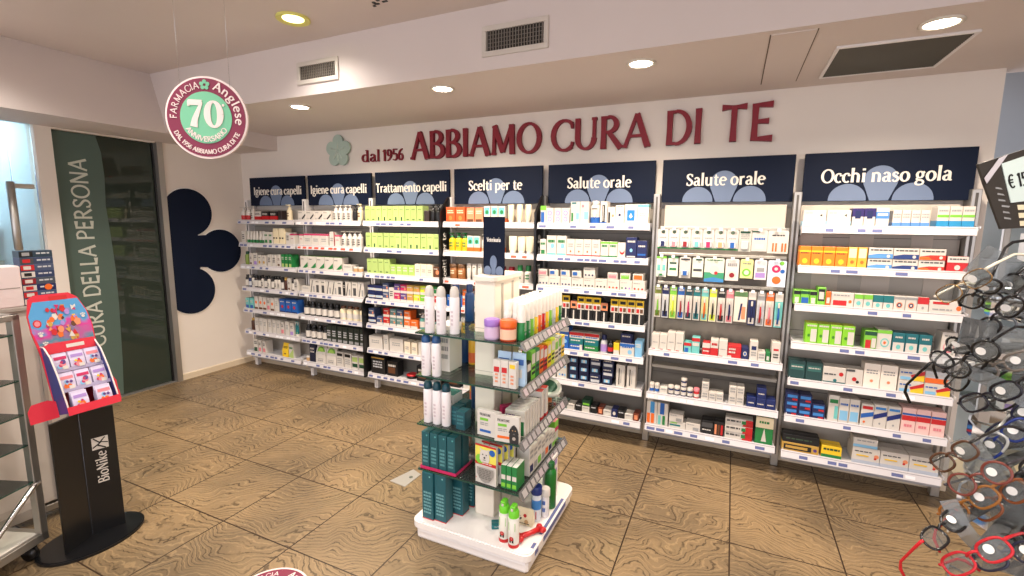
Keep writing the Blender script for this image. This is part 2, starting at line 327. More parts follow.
def ring_text(mb, s, mt, o, u, v, R, a0, size, font, inward=False, depth=.002, squeeze=1):
    """text on a circle: a0 = angle (deg, clockwise from top) of its middle"""
    o, u, v = Vector(o), Vector(u).normalized(), Vector(v).normalized(); n = u.cross(v)
    tot = text_w(font, s)*size*squeeze; x = -tot/2
    for c in s:
        adv, st = font[c]; wd = adv*size*squeeze; mid = x+wd/2
        if not inward:
            a = math.radians(a0)+mid/R; rad = u*math.sin(a)+v*math.cos(a); tan = u*math.cos(a)-v*math.sin(a)
            base = o+rad*R; fn = lambda p, q, h, b=base, t=tan, r=rad, w_=wd: tuple(b+t*(p-w_/2)+r*q+n*h)
        else:
            a = math.radians(a0)-mid/R; rad = u*math.sin(a)+v*math.cos(a); tan = -(u*math.cos(a)-v*math.sin(a))
            base = o+rad*R; fn = lambda p, q, h, b=base, t=tan, r=rad, w_=wd: tuple(b+t*(p-w_/2)-r*(q)+n*h)
        for qi, p in enumerate(st):
            p = smooth(p, 2) if 3 <= len(p) < 13 else p; depth_ = depth+qi*.00012
            mb.ribbon([(a_*squeeze*size, b_*size, w_*size) for a_, b_, w_ in p], mt, fn, depth_)
        x += wd
def disc(mb, o, u, v, r, mt, h0=0, h1=.002, n=32):
    o, u, v = Vector(o), Vector(u).normalized(), Vector(v).normalized(); w_ = u.cross(v)
    vs = [tuple(o+u*r*math.cos(2*PI*i/n)+v*r*math.sin(2*PI*i/n)+w_*h) for h in (h0, h1) for i in range(n)]
    mb.add(vs, [tuple(range(n-1, -1, -1)), tuple(range(n, 2*n))]+[(i, (i+1) % n, (i+1) % n+n, i+n) for i in range(n)], mt)

# ================================================================== SETTING
WALL = noisy('warm_white_plaster', (233, 224, 214), .8, .015, 3)
CEILM = noisy('ceiling_plaster', (216, 205, 200), .85, .02, 2)
STEEL = brushed('brushed_steel', (190, 186, 180)); CHROME = mat((210, 210, 212), .15, 1)
GREYM = mat((150, 148, 144), .4, .6); WHITEM = mat((232, 228, 226), .35); BLACKM = mat((14, 14, 16), .32)
NAVY = noisy('navy_laminate', (15, 25, 46), .55, .04, 4, .01, 90, .15); NAVYL = mat((108, 125, 154), .5)
WHITEP = mat((240, 238, 232), .5); WINE = mat((132, 12, 34), .55); CLEAR = glass('clear_acrylic', (225, 232, 232), .10)
GREENGL = glass('green_edge_glass', (222, 236, 230), .04); EDGE = mat((44, 84, 70), .15, 0, 0, None, .3)

fb = MB(); fb.box(-1.2, 9.2, -6.5, 1.4, -.08, 0, floor_mat()); struct(fb, 'floor')
wb = MB(); wb.box(.03, 6.2, .03, .15, 0, 2.6, WALL); wb.box(6.2, 6.205, .03, .15, 0, 2.6, WALL); struct(wb, 'wall_back')
wl = MB()
for y0, y1, z0, z1 in [(-.765, .15, 0, 2.6), (-1.664, -1.558, 0, 2.6), (-1.558, -.765, 2.29, 2.6), (-3.1, -1.664, 2.31, 2.6), (-6.5, -3.1, 0, 2.9)]:
    wl.box(-.09, .03, y0, y1, z0, z1, WALL)
struct(wl, 'wall_left')
wf = MB(); wf.box(6.21, 9.2, 1.3, 1.4, 0, 3, mat((170, 178, 186), .6)); struct(wf, 'wall_far')
wr = MB(); wr.box(9.1, 9.2, -6.5, 1.3, 0, 3, WALL); struct(wr, 'wall_right')
cb = MB(); cb.box(-1.2, 9.2, -6.5, -1.03, CEIL_Z, 2.95, CEILM); struct(cb, 'ceiling')
sf = MB(); sf.box(.03, 9.2, -1.03, .15, SOFFIT_Z, 2.95, CEILM); sf.box(6.21, 9.2, .15, 1.4, 2.8, 2.95, CEILM)
sf.prism([(.03, 2.30), (.60, 2.30), (.374, 2.95), (.03, 2.95)], -6.5, -1.03, CEILM)
sf.box(.03, .60, -1.0305, .03, 2.30, 2.445, CEILM)
o = struct(sf, 'ceiling_soffit')
bb = MB(); bb.prism([(.03, 0), (.045, 0), (.045, .055), (.040, .062), (.03, .062)], -.765, .03, mat((222, 206, 180), .5)); struct(bb, 'baseboard_left')
bb = MB(); bb.box(.045, 6.2, .018, .03, 0, .06, mat((222, 206, 180), .5)); struct(bb, 'baseboard_back')
ap = MB(); SEAM = mat((96, 80, 66), .8)
for x in (5.02, 5.204): ap.box(x-.0025, x+.0025, -.98, -.14, SOFFIT_Z-.003, SOFFIT_Z, SEAM)
ap.box(5.0225, 5.2015, -.98, -.14, SOFFIT_Z-.004, SOFFIT_Z, CEILM); struct(ap, 'trim_1')

# sliding glass door with frosted swoosh and lettering
dr = empty('door_1', (0, 0, 0)); dr['kind'] = 'structure'
g = MB(); dg = glass('dark_door_glass', (66, 76, 66), .62, .02); g.box(-.03, -.02, -1.558, -.815, 0.01, 2.29, dg); g.build('glass_pane', dr)
bk = MB(); bk.box(-.11, -.10, -1.56, -.76, 0, 2.3, mat((34, 38, 34), .7)); bk.box(-.09, -.02, -1.558, -.77, 2.283, 2.29, GREYM); bk.build('door_lining', dr)
cur = [(-1.245, .01), (-1.225, .35), (-1.208, .85), (-1.205, 1.15), (-1.215, 1.45), (-1.228, 1.7), (-1.215, 1.95), (-1.222, 2.15), (-1.25, 2.285)]
fr = MB(); fr.prism([(-1.556, .01)]+cur+[(-1.556, 2.285)], -.0195, -.017, mat((80, 100, 92), .5), 'x'); fr.build('frosted_film', dr)
tx = MB(); s = 'CURA DELLA PERSONA'; f2 = glyphs(.10, .07, 0); sz = .172; sq = 1.60/(text_w(f2, s)*sz)
text(tx, s, mat((205, 208, 196), .5), sheet((-.0168, -1.335, .485), (0, 0, 1), (0, -1, 0)), f2, sz, sq); tx.build('lettering', dr)
st = MB(); st.box(-.03, .05, -.815, -.765, 0, 2.30, STEEL); st.box(-.03, -.005, -.83, -.815, 0, 2.29, BLACKM); st.build('door_frame', dr)
rl = MB(); rl.box(-.04, .03, -1.66, -.765, 0, .006, GREYM); rl.build('floor_track', dr)

# lit room behind the left glass door
LW = mat((225, 238, 245), .6)
lr = MB(); lr.box(-1.1, -1.05, -3.1, -1.6, 0, 2.5, LW); lr.box(-1.05, -.09, -1.66, -1.6, 0, 2.5, LW); lr.box(-1.05, -.09, -3.15, -3.1, 0, 2.5, LW); lr.box(-1.1, -.09, -3.15, -1.6, 2.5, 2.56, LW)
struct(lr, 'wall_side_room')
light('AREA', 'side_room_light', (-.55, -2.1, 2.46), 11, (.80, .92, 1.0), .6)
d2 = empty('door_2'); d2['kind'] = 'structure'
g = MB(); g.box(-.02, -.008, -1.80, -1.668, .01, 2.31, CLEAR); g.build('glass_sidelight', d2)
g = MB(); g.box(-.02, -.008, -2.75, -1.806, .01, 2.31, CLEAR); g.build('glass_pane', d2)
g = MB(); g.bbox(-.03, .012, -1.83, -1.69, 1.815, 1.85, STEEL, .004); [g.lathe([(.009, 0), (.009, .004)], CHROME) for _ in ()]
g.build('patch_fitting', d2)
g = MB(); g.tube([(.06, -1.845, 1.2), (.06, -1.845, 1.86)], .024, STEEL, 12); g.tube([(-.01, -1.845, 1.28), (.06, -1.845, 1.28)], .008, STEEL); g.tube([(-.01, -1.845, 1.80), (.06, -1.845, 1.80)], .008, STEEL); g.build('handle', d2)
t = empty('wall_shelf_rack', (-1.05, -2.3, 0)); tag(t, 'bright white shelves in the lit side room behind the left glass door', 'shelves')
for z in (.5, .85, 1.2, 1.5):
    g = MB(); g.bbox(0, .34, -.6, .62, z, z+.025, WHITEM, .004); g.box(.34, .345, -.6, .62, z-.01, z+.03, mat((200, 190, 180), .4)); g.build('shelf', t)
for y in (-.6, .6): g = MB(); g.box(0, .03, y, y+.03, 0, 1.9, GREYM); g.build('upright', t)
g = MB(); g.lathe([(.30, 0), (.30, .006)], mat((70, 100, 160), .5), seg=40)
o = g.build('flower_decal', None); o.rotation_euler = (0, PI/2, 0); o.location = (-.9, -2.05, 1.9)
tag(o, 'round blue wall decal seen through the left glass door', 'wall decal'); o.location = (-1.049, -2.32, 1.85)

# dark flower panel beside the door
fl = MB(); PX0, PX1 = .030, .042
def half_disc(mb, cy, cz, r, ymin, mt, x0, x1):
    pts = [(max(ymin, cy+r*math.cos(2*PI*i/48)), cz+r*math.sin(2*PI*i/48)) for i in range(48)]
    mb.prism(pts, x0, x1, mt, 'x')
for i, (cy, cz, r) in enumerate([(-.272, 1.268, .222), (-.575, 1.66, .232), (-.60, .885, .232)]):
    half_disc(fl, cy, cz, r, -.765, NAVY, PX0, PX1+.0004*i)
    half_disc(fl, cy, cz, r+.008, -.765, WHITEP, PX0, PX0+.004+.0004*i)
fl.prism([(-.765, .86), (-.60, .90), (-.50, 1.115), (-.36, 1.10), (-.36, 1.44), (-.50, 1.432), (-.56, 1.68), (-.765, 1.68)], PX0, PX1+.0016, NAVY, 'x')
o = fl.build('wall_decal'); tag(o, 'large dark navy flower cutout on the white wall beside the green glass door', 'wall decal')

# raised lettering and flower on the back wall
wt = empty('wall_lettering', (2.3, .03, 2.135)); tag(wt, 'raised wine red letters ABBIAMO CURA DI TE on the white wall', 'sign')
SZ = .229/.7
for word, x0, x1, zb in [('ABBIAMO', 2.298, 3.533, 2.135), ('CURA', 3.607, 4.351, 2.135), ('DI', 4.447, 4.701, 2.135), ('TE', 4.795, 5.124, 2.135)]:
    sq = (x1-x0)/(text_w(FLARE, word)*SZ); x = x0
    for c in word:
        mb = MB(); fn = sheet((x-2.3, 0, zb-2.135), (1, 0, 0), (0, 0, 1))
        fnn = lambda a, b, h, f_=fn: (f_(a, b, 0)[0], -h-.003, f_(a, b, 0)[2])
        wd = text(mb, c, WINE, fnn, FLARE, SZ, sq, .03, 5); mb.build('letter_'+c.lower(), wt); x += wd
t = empty('year_lettering', (1.727, .03, 2.137)); tag(t, 'small wine red raised letters dal 1956 on the white wall', 'sign')
x = 0
for word, x0, x1 in [('dal', 0, .22), ('1956', .245, .483)]:
    mb = MB(); sz = .145; sq = (x1-x0)/(text_w(BOOK, word)*sz)
    text(mb, word, WINE, lambda a, b, h, x_=x0: (x_+a, -h-.003, b), glyphs(.10, .05, .06), sz, sq, .018); mb.build('lettering', t)
def petals(mb, cx, cz, r, R, y0, y1, mt, n=5, rot=90, heart=True):
    for i in range(n):
        a = math.radians(rot+360*i/n); px, pz = cx+R*math.cos(a), cz+R*math.sin(a)
        mb.prism([(px+r*math.cos(2*PI*k/28), pz+r*math.sin(2*PI*k/28)) for k in range(28)], y0-.0003*i, y1, mt)
    if heart: mb.prism([(cx+R*.8*math.cos(2*PI*k/20), cz+R*.8*math.sin(2*PI*k/20)) for k in range(20)], y0-.0018, y1, mt)
fl = MB(); SAGE = mat((176, 196, 184), .5); SAGED = mat((196, 210, 198), .5)
petals(fl, 1.455, 2.252, .063, .088, -.002, .018, SAGE)
for a in (90, 162, 18, 234, 306):
    fl.tube([(1.455+.02*math.cos(math.radians(a)), -.004, 2.252+.02*math.sin(math.radians(a))), (1.455+.085*math.cos(math.radians(a)), -.004, 2.252+.085*math.sin(math.radians(a)))], .005, SAGED, 6)
fl.tube([(1.455, -.004, 2.16), (1.455, -.004, 2.25)], .006, SAGED, 6)
o = fl.build('flower_emblem'); tag(o, 'pale sage green raised flower emblem left of the small dal 1956 letters', 'emblem')

# vents
def slat_vent(name, loc, wd, ht, label):
    t = empty(name, loc); tag(t, label, 'air vent', 'grilles in the soffit face')
    f = MB(); FR = mat((206, 198, 188), .4)
    b = .028
    for x0, x1, z0, z1 in [(0, wd, 0, b), (0, wd, ht-b, ht), (0, b, b, ht-b), (wd-b, wd, b, ht-b)]: f.bbox(x0, x1, -.012, 0, z0, z1, FR, .003)
    f.build('frame', t)
    k = MB(); k.box(b, wd-b, -.0015, 0, b, ht-b, mat((40, 38, 34), .9)); k.build('backing', t)
    v = MB(); n = int((wd-2*b)/.0165)
    for i in range(n): x = b+(i+.5)*(wd-2*b)/n; v.box(x-.0018, x+.0018, -.010, -.003, b, ht-b, mat((140, 132, 122), .4))
    v.build('vertical_slats', t)
    h = MB()
    for i in range(1, 5): z = b+i*(ht-2*b)/5; h.box(b, wd-b, -.004, -.002, z-.0015, z+.0015, mat((120, 114, 108), .4))
    h.build('cross_slats', t)
slat_vent('air_vent', (2.13, -1.03, 2.518), .375, .145, 'smaller slatted vent in the soffit face, left of the two')
slat_vent('air_vent', (3.573, -1.03, 2.515), .40, .162, 'larger grid vent in the soffit face, right of the two')
t = empty('ceiling_grille', (5.315, -.70, SOFFIT_Z)); tag(t, 'wide dark slatted return grille under the soffit beside the right downlight', 'air vent')
f = MB(); W_, D_ = .53, .53
for x0, x1, y0, y1 in [(0, W_, 0, .016), (0, W_, D_-.016, D_), (0, .016, .016, D_-.016), (W_-.016, W_, .016, D_-.016)]: f.bbox(x0, x1, y0, y1, -.012, 0, WHITEM, .003)
f.build('frame', t); k = MB(); k.box(.016, W_-.016, .016, D_-.016, -.0015, 0, mat((26, 26, 24), .9)); k.build('backing', t)
v = MB()
for i in range(26): y = .026+i*.0188; v.add([(.016, y, -.003), (W_-.016, y, -.003), (W_-.016, y+.011, -.010), (.016, y+.011, -.010)], [(0, 1, 2, 3)], mat((92, 90, 84), .5, .3))
v.build('slats', t)

# downlights
def downlight(x, y, z, label, glow, rimc, recessed=False):
    t = empty('downlight', (x, y, z)); tag(t, label, 'ceiling light', 'round recessed downlights')
    r = MB(); n = 32; prof = [(.075, 0), (.078, -.006), (.062, -.009), (.058, -.002)]
    vs = []; fs = []
    for a in prof:
        for i in range(n): vs.append((a[0]*math.cos(2*PI*i/n), a[0]*math.sin(2*PI*i/n), a[1]))
    for k in range(3):
        for i in range(n): fs.append((k*n+i, k*n+(i+1) % n, (k+1)*n+(i+1) % n, (k+1)*n+i))
    r.add(vs, fs, rimc, True); r.build('trim_ring', t)
    l = MB(); disc(l, (0, 0, -.0035), (1, 0, 0), (0, -1, 0), .058 if not recessed else .034, glow, 0, .002); l.build('lens', t)
GLOW = mat((255, 244, 225), .5, 0, 14.0); RIM = mat((228, 220, 206), .4)
for i, (x, y) in enumerate(SOFFIT_LAMPS):
    downlight(x, y, SOFFIT_Z, 'lit round downlight in the soffit, '+['leftmost of the row of four', 'second from left of the four', 'third from left of the four', 'rightmost of the four, by the grille'][i], GLOW, RIM)
t = empty('downlight', (2.46, -1.34, CEIL_Z)); tag(t, 'recessed downlight with greenish yellow bowl in the upper ceiling', 'ceiling light', 'round recessed downlights')
YB = mat((226, 222, 120), .4); r = MB(); n = 32; vs = []; fs = []
for rr, zz in [(.095, 0), (.096, -.012), (.088, -.016), (.062, -.006)]:
    for i in range(n): vs.append((rr*math.cos(2*PI*i/n), rr*math.sin(2*PI*i/n), zz))
for k in range(3):
    for i in range(n): fs.append((k*n+i, k*n+(i+1) % n, (k+1)*n+(i+1) % n, (k+1)*n+i))
r.add(vs, fs, YB, True); r.build('bowl', t)
l = MB(); disc(l, (0, 0, -.004), (1, 0, 0), (0, -1, 0), .06, mat((250, 250, 170), .5, 0, 3), 0, .002); l.build('lens', t)
for i, (x, y) in enumerate(CEIL_LAMPS[1:]):  # unseen fixtures, added for the room's overall lighting
    if y < -2.7 and (x < 2 or x > 4): pass
    downlight(x, y, CEIL_Z, 'lit round downlight added out of view in the main ceiling, '+['far left', 'left of middle', 'right of middle', 'far right', 'rear far left', 'rear left', 'rear right', 'rear far right'][i], GLOW, RIM)
o = MB(); random.seed(3)
for i in range(7):
    a, b = random.uniform(-.05, .05), random.uniform(-.03, .03); o.box(a, a+.018, b, b+.012, -.004, 0, BLACKM)
o = o.build('ceiling_sensor', None, (3.06, -1.30, CEIL_Z)); tag(o, 'small dark flecked ceiling fitting at the top edge above the soffit', 'ceiling fitting')

# hanging round anniversary sign
import functools
SC = Vector((2.90, -2.2, 2.017)); th = math.radians(28)
su = Vector((math.cos(th), math.sin(th)*1.0, -.02)).normalized(); sv = (Vector((0, 0, 1))-su*su.z).normalized(); sn = su.cross(sv)
t = empty('hanging_sign', tuple(SC)); tag(t, 'round wine red and green 70 anniversary sign hanging from the ceiling', 'hanging sign')
SG = MB(); WN = mat((122, 20, 58), .45); GN = mat((112, 186, 146), .5); PK = mat((232, 214, 208), .5)
O = Vector((0, 0, 0))
disc(SG, O, su, sv, .166, PK, -.012, .0, 64); disc(SG, O, su, sv, .158, WN, 0, .002, 64); disc(SG, O, su, sv, .104, GN, .002, .004, 64); SG.build('disc', t)
LT = MB(); q = O+sn*.004
text(LT, '70', PK, sheet(q-su*.076-sv*.038, su, sv), glyphs(.16, .06, .07), .150, 1.02, .002, 5)
disc(LT, q+su*.072+sv*.052, su, sv, .005, PK, 0, .002, 12)
ring_text(LT, 'ANNIVERSARIO', PK, q, su, sv, .097, 180, .030, BOLD, True, .002, 1.05)
q2 = O+sn*.002
ring_text(LT, 'FARMACIA', PK, q2, su, sv, .118, -52, .038, SANS, False, .002, 1.0)
ring_text(LT, 'Anglese', PK, q2, su, sv, .118, 58, .049, BOLD, False, .002, 1.12)
ring_text(LT, 'DAL 1956 ABBIAMO CURA DI TE', PK, q2, su, sv, .147, 180, .026, BOLD, True, .002, .98)
LT.build('lettering', t)
FM = MB()
for i in range(5):
    a = math.radians(90+72*i); c = q2+sv*.131+su*.013*math.cos(a)+sv*.013*math.sin(a); disc(FM, c, su, sv, .008, GN, 0, .002, 14)
FM.build('flower_emblem', t)
WR = MB()
for sx in (-.1, .1): a = su*sx+sv*.13; WR.tube([tuple(a), (a.x, a.y, CEIL_Z-SC.z)], .0006, CHROME, 5)
WR.build('hanging_wire', t)

# floor sticker and floor hatch
o = MB(); disc(o, (0, 0, 0), (1, 0, 0), (0, 1, 0), .165, PK, 0, .001, 48); disc(o, (0, 0, 0), (1, 0, 0), (0, 1, 0), .155, WN, .001, .0015, 48)
disc(o, (0, 0, 0), (1, 0, 0), (0, 1, 0), .10, GN, .0015, .002, 48)
su3, sv3 = Vector((.7, -.71, 0)), Vector((.71, .7, 0))
ring_text(o, 'FARMACIA', PK, Vector((0, 0, .0015)), (.92, .39, 0), (-.39, .92, 0), .115, -48, .036, SANS, False, .0005)
ring_text(o, 'Anglese', PK, Vector((0, 0, .0015)), (.92, .39, 0), (-.39, .92, 0), .115, 50, .044, BOLD, False, .0005)
o = o.build('floor_sticker', None, (3.215, -2.30, 0)); tag(o, 'round wine red sticker on the floor at the bottom edge', 'floor sticker')
o = MB(); o.prism([(3.097, -1.349), (3.222, -1.363), (3.226, -1.205), (3.145, -1.175)], 0, .003, mat((176, 172, 166), .4, .3), 'z')
disc(o, (3.19, -1.26, .003), (1, 0, 0), (0, 1, 0), .012, mat((110, 120, 112), .4, .5), 0, .002, 12)
o = o.build('floor_socket_plate'); tag(o, 'grey metal floor socket plate left of the island display', 'floor plate')

# ================================================================== SHELVING BAYS
BW, BX0 = .8437, .2133
ZS = [1.595, 1.36, 1.13, .895, .665, .43, .195]
YB_ = .0            # shelf backs
BAYN = ['leftmost Igiene bay', 'right-hand Igiene bay', 'Trattamento capelli bay', 'Scelti per te bay', 'left Salute orale bay', 'right Salute orale bay', 'Occhi naso gola bay']
SHN = ['top', 'second', 'third', 'fourth', 'fifth', 'sixth', 'bottom']
HEAD = ['Igiene cura capelli', 'Igiene cura capelli', 'Trattamento capelli', 'Scelti per te', 'Salute orale', 'Salute orale', 'Occhi naso gola']
BACKC = [(168, 162, 152), (146, 142, 134), (126, 124, 118), (182, 172, 156), (140, 134, 126), (122, 116, 108), (196, 188, 176)]
YF = [-.195, -.195, -.20, -.20, -.225, -.225, -.25]
UPR = [WHITEM, WHITEM, WHITEM, WHITEM, GREYM, STEEL, STEEL, STEEL]
SHELFM = mat((206, 206, 210), .35); RAILM = mat((212, 208, 210), .3, coat=.3); TAGB = mat((96, 104, 150), .5); TAGW = mat((236, 236, 240), .5); TAGR = mat((214, 84, 60), .5)
STEX = [(.12, .52, .46), (.10, .54, .46), (.07, .89, 0), (.32, .50, 0), (.235, .585, 0), (.235, .56, 0), (.12, .80, 0)]
HTXT = [(.085, .782), (.061, .772), (.032, .796), (.164, .650), (.177, .656), (.180, .658), (.117, .739)]
bays = []
def upright(t, x, mt):
    u = MB(); u.bbox(x-.022, x+.022, -.08, -.035, .0, 1.80 if mt != STEEL else 1.80, mt, .003)
    u.box(x-.006, x+.006, -.082, -.08, .08, 1.78, mat((96, 92, 88), .5, .4))
    u.box(x-.018, x+.018, -.035, .028, .30, 1.79, mt)
    u.build('upright', t)
for b in range(7):
    x0 = BX0+b*BW
    t = empty('shelving_bay', (x0, 0, 0)); tag(t, ['leftmost white wall bay headed Igiene cura capelli', 'second bay, right-hand of the two headed Igiene cura capelli', 'wall bay headed Trattamento capelli, full of lime green cartons', 'wall bay headed Scelti per te between black side panels', 'left of the two bays headed Salute orale, with toothpaste cartons', 'right of the two bays headed Salute orale, with toothbrushes on hooks', 'rightmost wall bay, headed Occhi naso gola'][b], 'shelving unit', 'wall shelving bays'); bays.append(t)
    upright(t, 0, UPR[b])
    if b == 6: upright(t, BW, UPR[7])
    p = MB(); bm_ = mat(BACKC[b], .55, .15)
    p.box(.022, BW-.022, -.012, .0, .12, 1.70, bm_)
    for z in [.12+.2*k for k in range(8)]: p.box(.022, BW-.022, -.0135, -.012, z, z+.003, mat((90, 86, 80), .6))
    p.build('back_panel', t)
    if b >= 5:
        p = MB(); pm = mat((216, 204, 190), .5)
        if b == 5: p.box(.05, BW-.05, -.018, -.0135, 1.565, 1.725, pm)
        else:
            for a, c, z0, z1 in [(.03, .80, 1.63, 1.72)]: p.box(a, c, -.018, -.0135, z0, z1, pm)
            for a, c in [(.04, .16), (.30, .42), (.60, .70)]: p.box(a, c, -.018, -.0135, 1.42, 1.54, pm); p.box(a+.08, c+.10, -.018, -.0135, 1.18, 1.30, pm)
        p.build('cream_backing', t)['label'] = 'cream backing sheet'
    # header sign
    h = MB(); h.bbox(.024, BW-(.024 if b < 6 else .004), -.040, -.018, 1.742, 2.031, NAVY, .002); hs = h.build('header_sign', t)
    f = MB(); cx = .416; zc = 1.755
    cn_ = [0]
    def clipd(cx, cz, r):
        cn_[0] += 1
        pts = []
        for i in range(40):
            a = 2*PI*i/40; pts.append((cx+r*math.cos(a), max(1.744, cz+r*math.sin(a))))
        f.prism(pts, -.0406-.0002*cn_[0], -.040, NAVYL)
    clipd(cx, 1.862, .084); clipd(cx-.158, 1.748, .096); clipd(cx+.158, 1.748, .096)
    f.prism([(cx-.045, 1.744), (cx+.045, 1.744), (cx+.080, 1.84), (cx-.080, 1.84)], -.0404, -.040, NAVYL)
    f.build('flower_emblem', hs)
    l = MB(); xa, xb = HTXT[b]; size = .114
    fnt = glyphs(.125, .066, .06)
    sq = (xb-xa)/(text_w(fnt, HEAD[b])*size)
    text(l, HEAD[b], mat((236, 230, 220), .5), lambda a, c, hh, x_=xa: (x_+a, -.0414-hh, 1.852+c), fnt, size, sq, .002, 3); l.build('lettering', hs)
    # shelves
    zs = ZS if b != 5 else [.74, .43, .195]
    for z in zs:
        s = MB(); yf = YF[b]
        s.box(.024, BW-(.024 if b < 6 else .034), yf, -.012, z-.026, z-.008, SHELFM); s.box(.024, .028, yf, -.012, z-.008, z+.004, SHELFM); s.box(BW-.028, BW-.024, yf, -.012, z-.008, z+.004, SHELFM)
        so = s.build('shelf', t)
        xr = BW-(.016 if b < 6 else .040); r = MB(); r.add([(.016, yf-.001, z), (xr, yf-.001, z), (xr, yf-.012, z-.044), (.016, yf-.012, z-.044), (.016, yf+.004, z-.046), (xr, yf+.004, z-.046), (.016, yf+.004, z), (xr, yf+.004, z)],
                        [(0, 3, 2, 1), (3, 4, 5, 2), (0, 1, 7, 6), (0, 6, 4, 3), (1, 2, 5, 7), (4, 6, 7, 5)], RAILM)
        rnd = random.Random(int(z*1000)+b*77); x = .03
        r.add([(.02, yf-.0035, z-.006), (xr-.004, yf-.0035, z-.006), (xr-.004, yf-.0040, z-.0085), (.02, yf-.0040, z-.0085)], [(0, 3, 2, 1)], mat((140, 130, 136), .5))
        while x < BW-.09:
            wd = rnd.choice([.038, .045, .055]); mt = rnd.choice([TAGB, TAGW, TAGB] if b in (0, 1, 2, 4, 5, 6) else [TAGW, TAGR])
            if b == 1 and z > 1.3 and z < 1.4: mt = TAGR
            q0, q1 = z-.018, z-.036; y0 = yf-.001-.011*(.018/.044)-.001; y1 = yf-.001-.011*(.036/.044)-.001
            if rnd.random() < (.75 if b < 5 else .45): r.add([(x, y0, q0), (x+wd, y0, q0), (x+wd, y1, q1), (x, y1, q1)], [(0, 3, 2, 1)], mt)
            x += wd+rnd.choice([.01, .03, .05])
        r.build('price_rail', so)
        for xx in (.030, BW-.034): br = MB(); br.prism([(-.012, z-.07), (-.012, z-.026), (yf+.03, z-.026), (yf+.03, z-.036)], xx, xx+.004, SHELFM, 'x'); br.build('bracket', so)
    kb = MB(); kb.box(.024, BW-.024, YF[b]+.05, YF[b]+.062, .11, .150, mat((170, 170, 176), .5)); kb.build('kick_rail', t)
    if b == 5:
        q = MB(); q.bbox(.026, BW-.026, -.10, -.012, .575, .597, mat((176, 170, 160), .4), .003); q.build('cross_rail', t)
def side_panel(b, side, z0, z1, txt=True):
    x = 0 if side < 0 else BW
    p = MB(); yf = -.235; p.prism([(-.012, z0), (yf, z0), (yf, z1-.13), (-.10, z1), (-.012, z1)], x-.008, x+.008, BLACKM, 'x'); o = p.build('side_panel', bays[b])
    if txt:
        l = MB(); text(l, 'Scelti per te', WHITEP, sheet((x+.0085, -.150, 1.10), (0, 0, 1), (0, -1, 0)), BOOK, .075, 1.1, .001, 2); l.build('lettering', o)
side_panel(3, -1, .15, 1.80); side_panel(3, 1, .15, 1.80); side_panel(2, -1, .15, .98, False)

# ================================================================== PRODUCT BUILDERS
P = dict(w=(208, 202, 194), cream=(232, 218, 184), k=(22, 22, 24), red=(190, 32, 36), dred=(140, 24, 34), mag=(188, 34, 92), pink=(222, 130, 140), org=(226, 104, 34),
         sal=(224, 140, 100), yel=(236, 196, 40), lime=(172, 196, 116), lg=(120, 190, 60), gr=(34, 122, 62), dg=(22, 70, 48), teal=(22, 110, 116), dteal=(16, 62, 76), tq=(110, 190, 186),
         lb=(130, 186, 222), b=(32, 92, 172), nv=(24, 34, 84), pur=(88, 60, 130), lil=(164, 134, 200), br=(96, 58, 34), tan=(196, 158, 112), gy=(150, 150, 150), dgy=(72, 72, 74), sil=(196, 198, 202), gold=(190, 150, 70), ylg=(206, 222, 60))
def pm(c, rough=.42): return mat(P[c] if isinstance(c, str) else c, rough)
def feats(mb, F, w, h, y=0, zo=0):
    """printed marks on the front face, in fractions of its width and height"""
    for k, f in enumerate(F):
        o = y-.0004*(k+1); kd = f[0]
        if kd == 'r':
            _, a, c, e, g_, col = f; mb.add([(a*w-w/2, o, zo+c*h), (e*w-w/2, o, zo+c*h), (e*w-w/2, o, zo+g_*h), (a*w-w/2, o, zo+g_*h)], [(0, 1, 2, 3)], pm(col))
        elif kd == 'o':
            _, a, c, r, col = f; mb.add([(a*w-w/2+r*w*math.cos(2*PI*i/16), o, zo+c*h+r*w*math.sin(2*PI*i/16)) for i in range(16)], [tuple(range(16))], pm(col))
        elif kd == 'p':
            _, pts, col = f; mb.add([(a*w-w/2, o, zo+c*h) for a, c in pts], [tuple(range(len(pts)))], pm(col))
        elif kd == 't':
            _, a, c, e, g_, col, n = f; rnd = random.Random(int(a*97+c*31+w*999))
            for i in range(n):
                z1 = g_-(g_-c)*i/n; z0 = z1-(g_-c)/n*.55; x = a
                while x < e-.02:
                    x2 = min(e, x+rnd.uniform(.08, .2)); mb.add([(q*w-w/2, o, zo+zz*h) for q, zz in ((x, z0), (x2, z0), (x2, z1), (x, z1))], [(0, 1, 2, 3)], pm(col)); x = x2+.03
def carton(w, h, d, base, F=(), wraps=(), top=None):
    """printed carton: closed box with tuck-flap lines, wrap-around bands and front print"""
    mb = MB(); m_ = pm(base); mb.bbox(-w/2, w/2, 0, d, 0, h, m_, .0016)
    for z0, z1, c in wraps: mb.box(-w/2-.0003, w/2+.0003, -.0003, d+.0003, z0*h, z1*h, pm(c))
    if top: mb.box(-w/2+.001, w/2-.001, .001, d-.001, h, h+.0004, pm(top))
    mb.box(-w/2+.002, w/2-.002, d*.5, d*.5+.0012, h+.0002, h+.0008, mat((120, 116, 112), .6))
    feats(mb, F, w, h, -.0004); return [('carton', mb.mesh('carton'))]
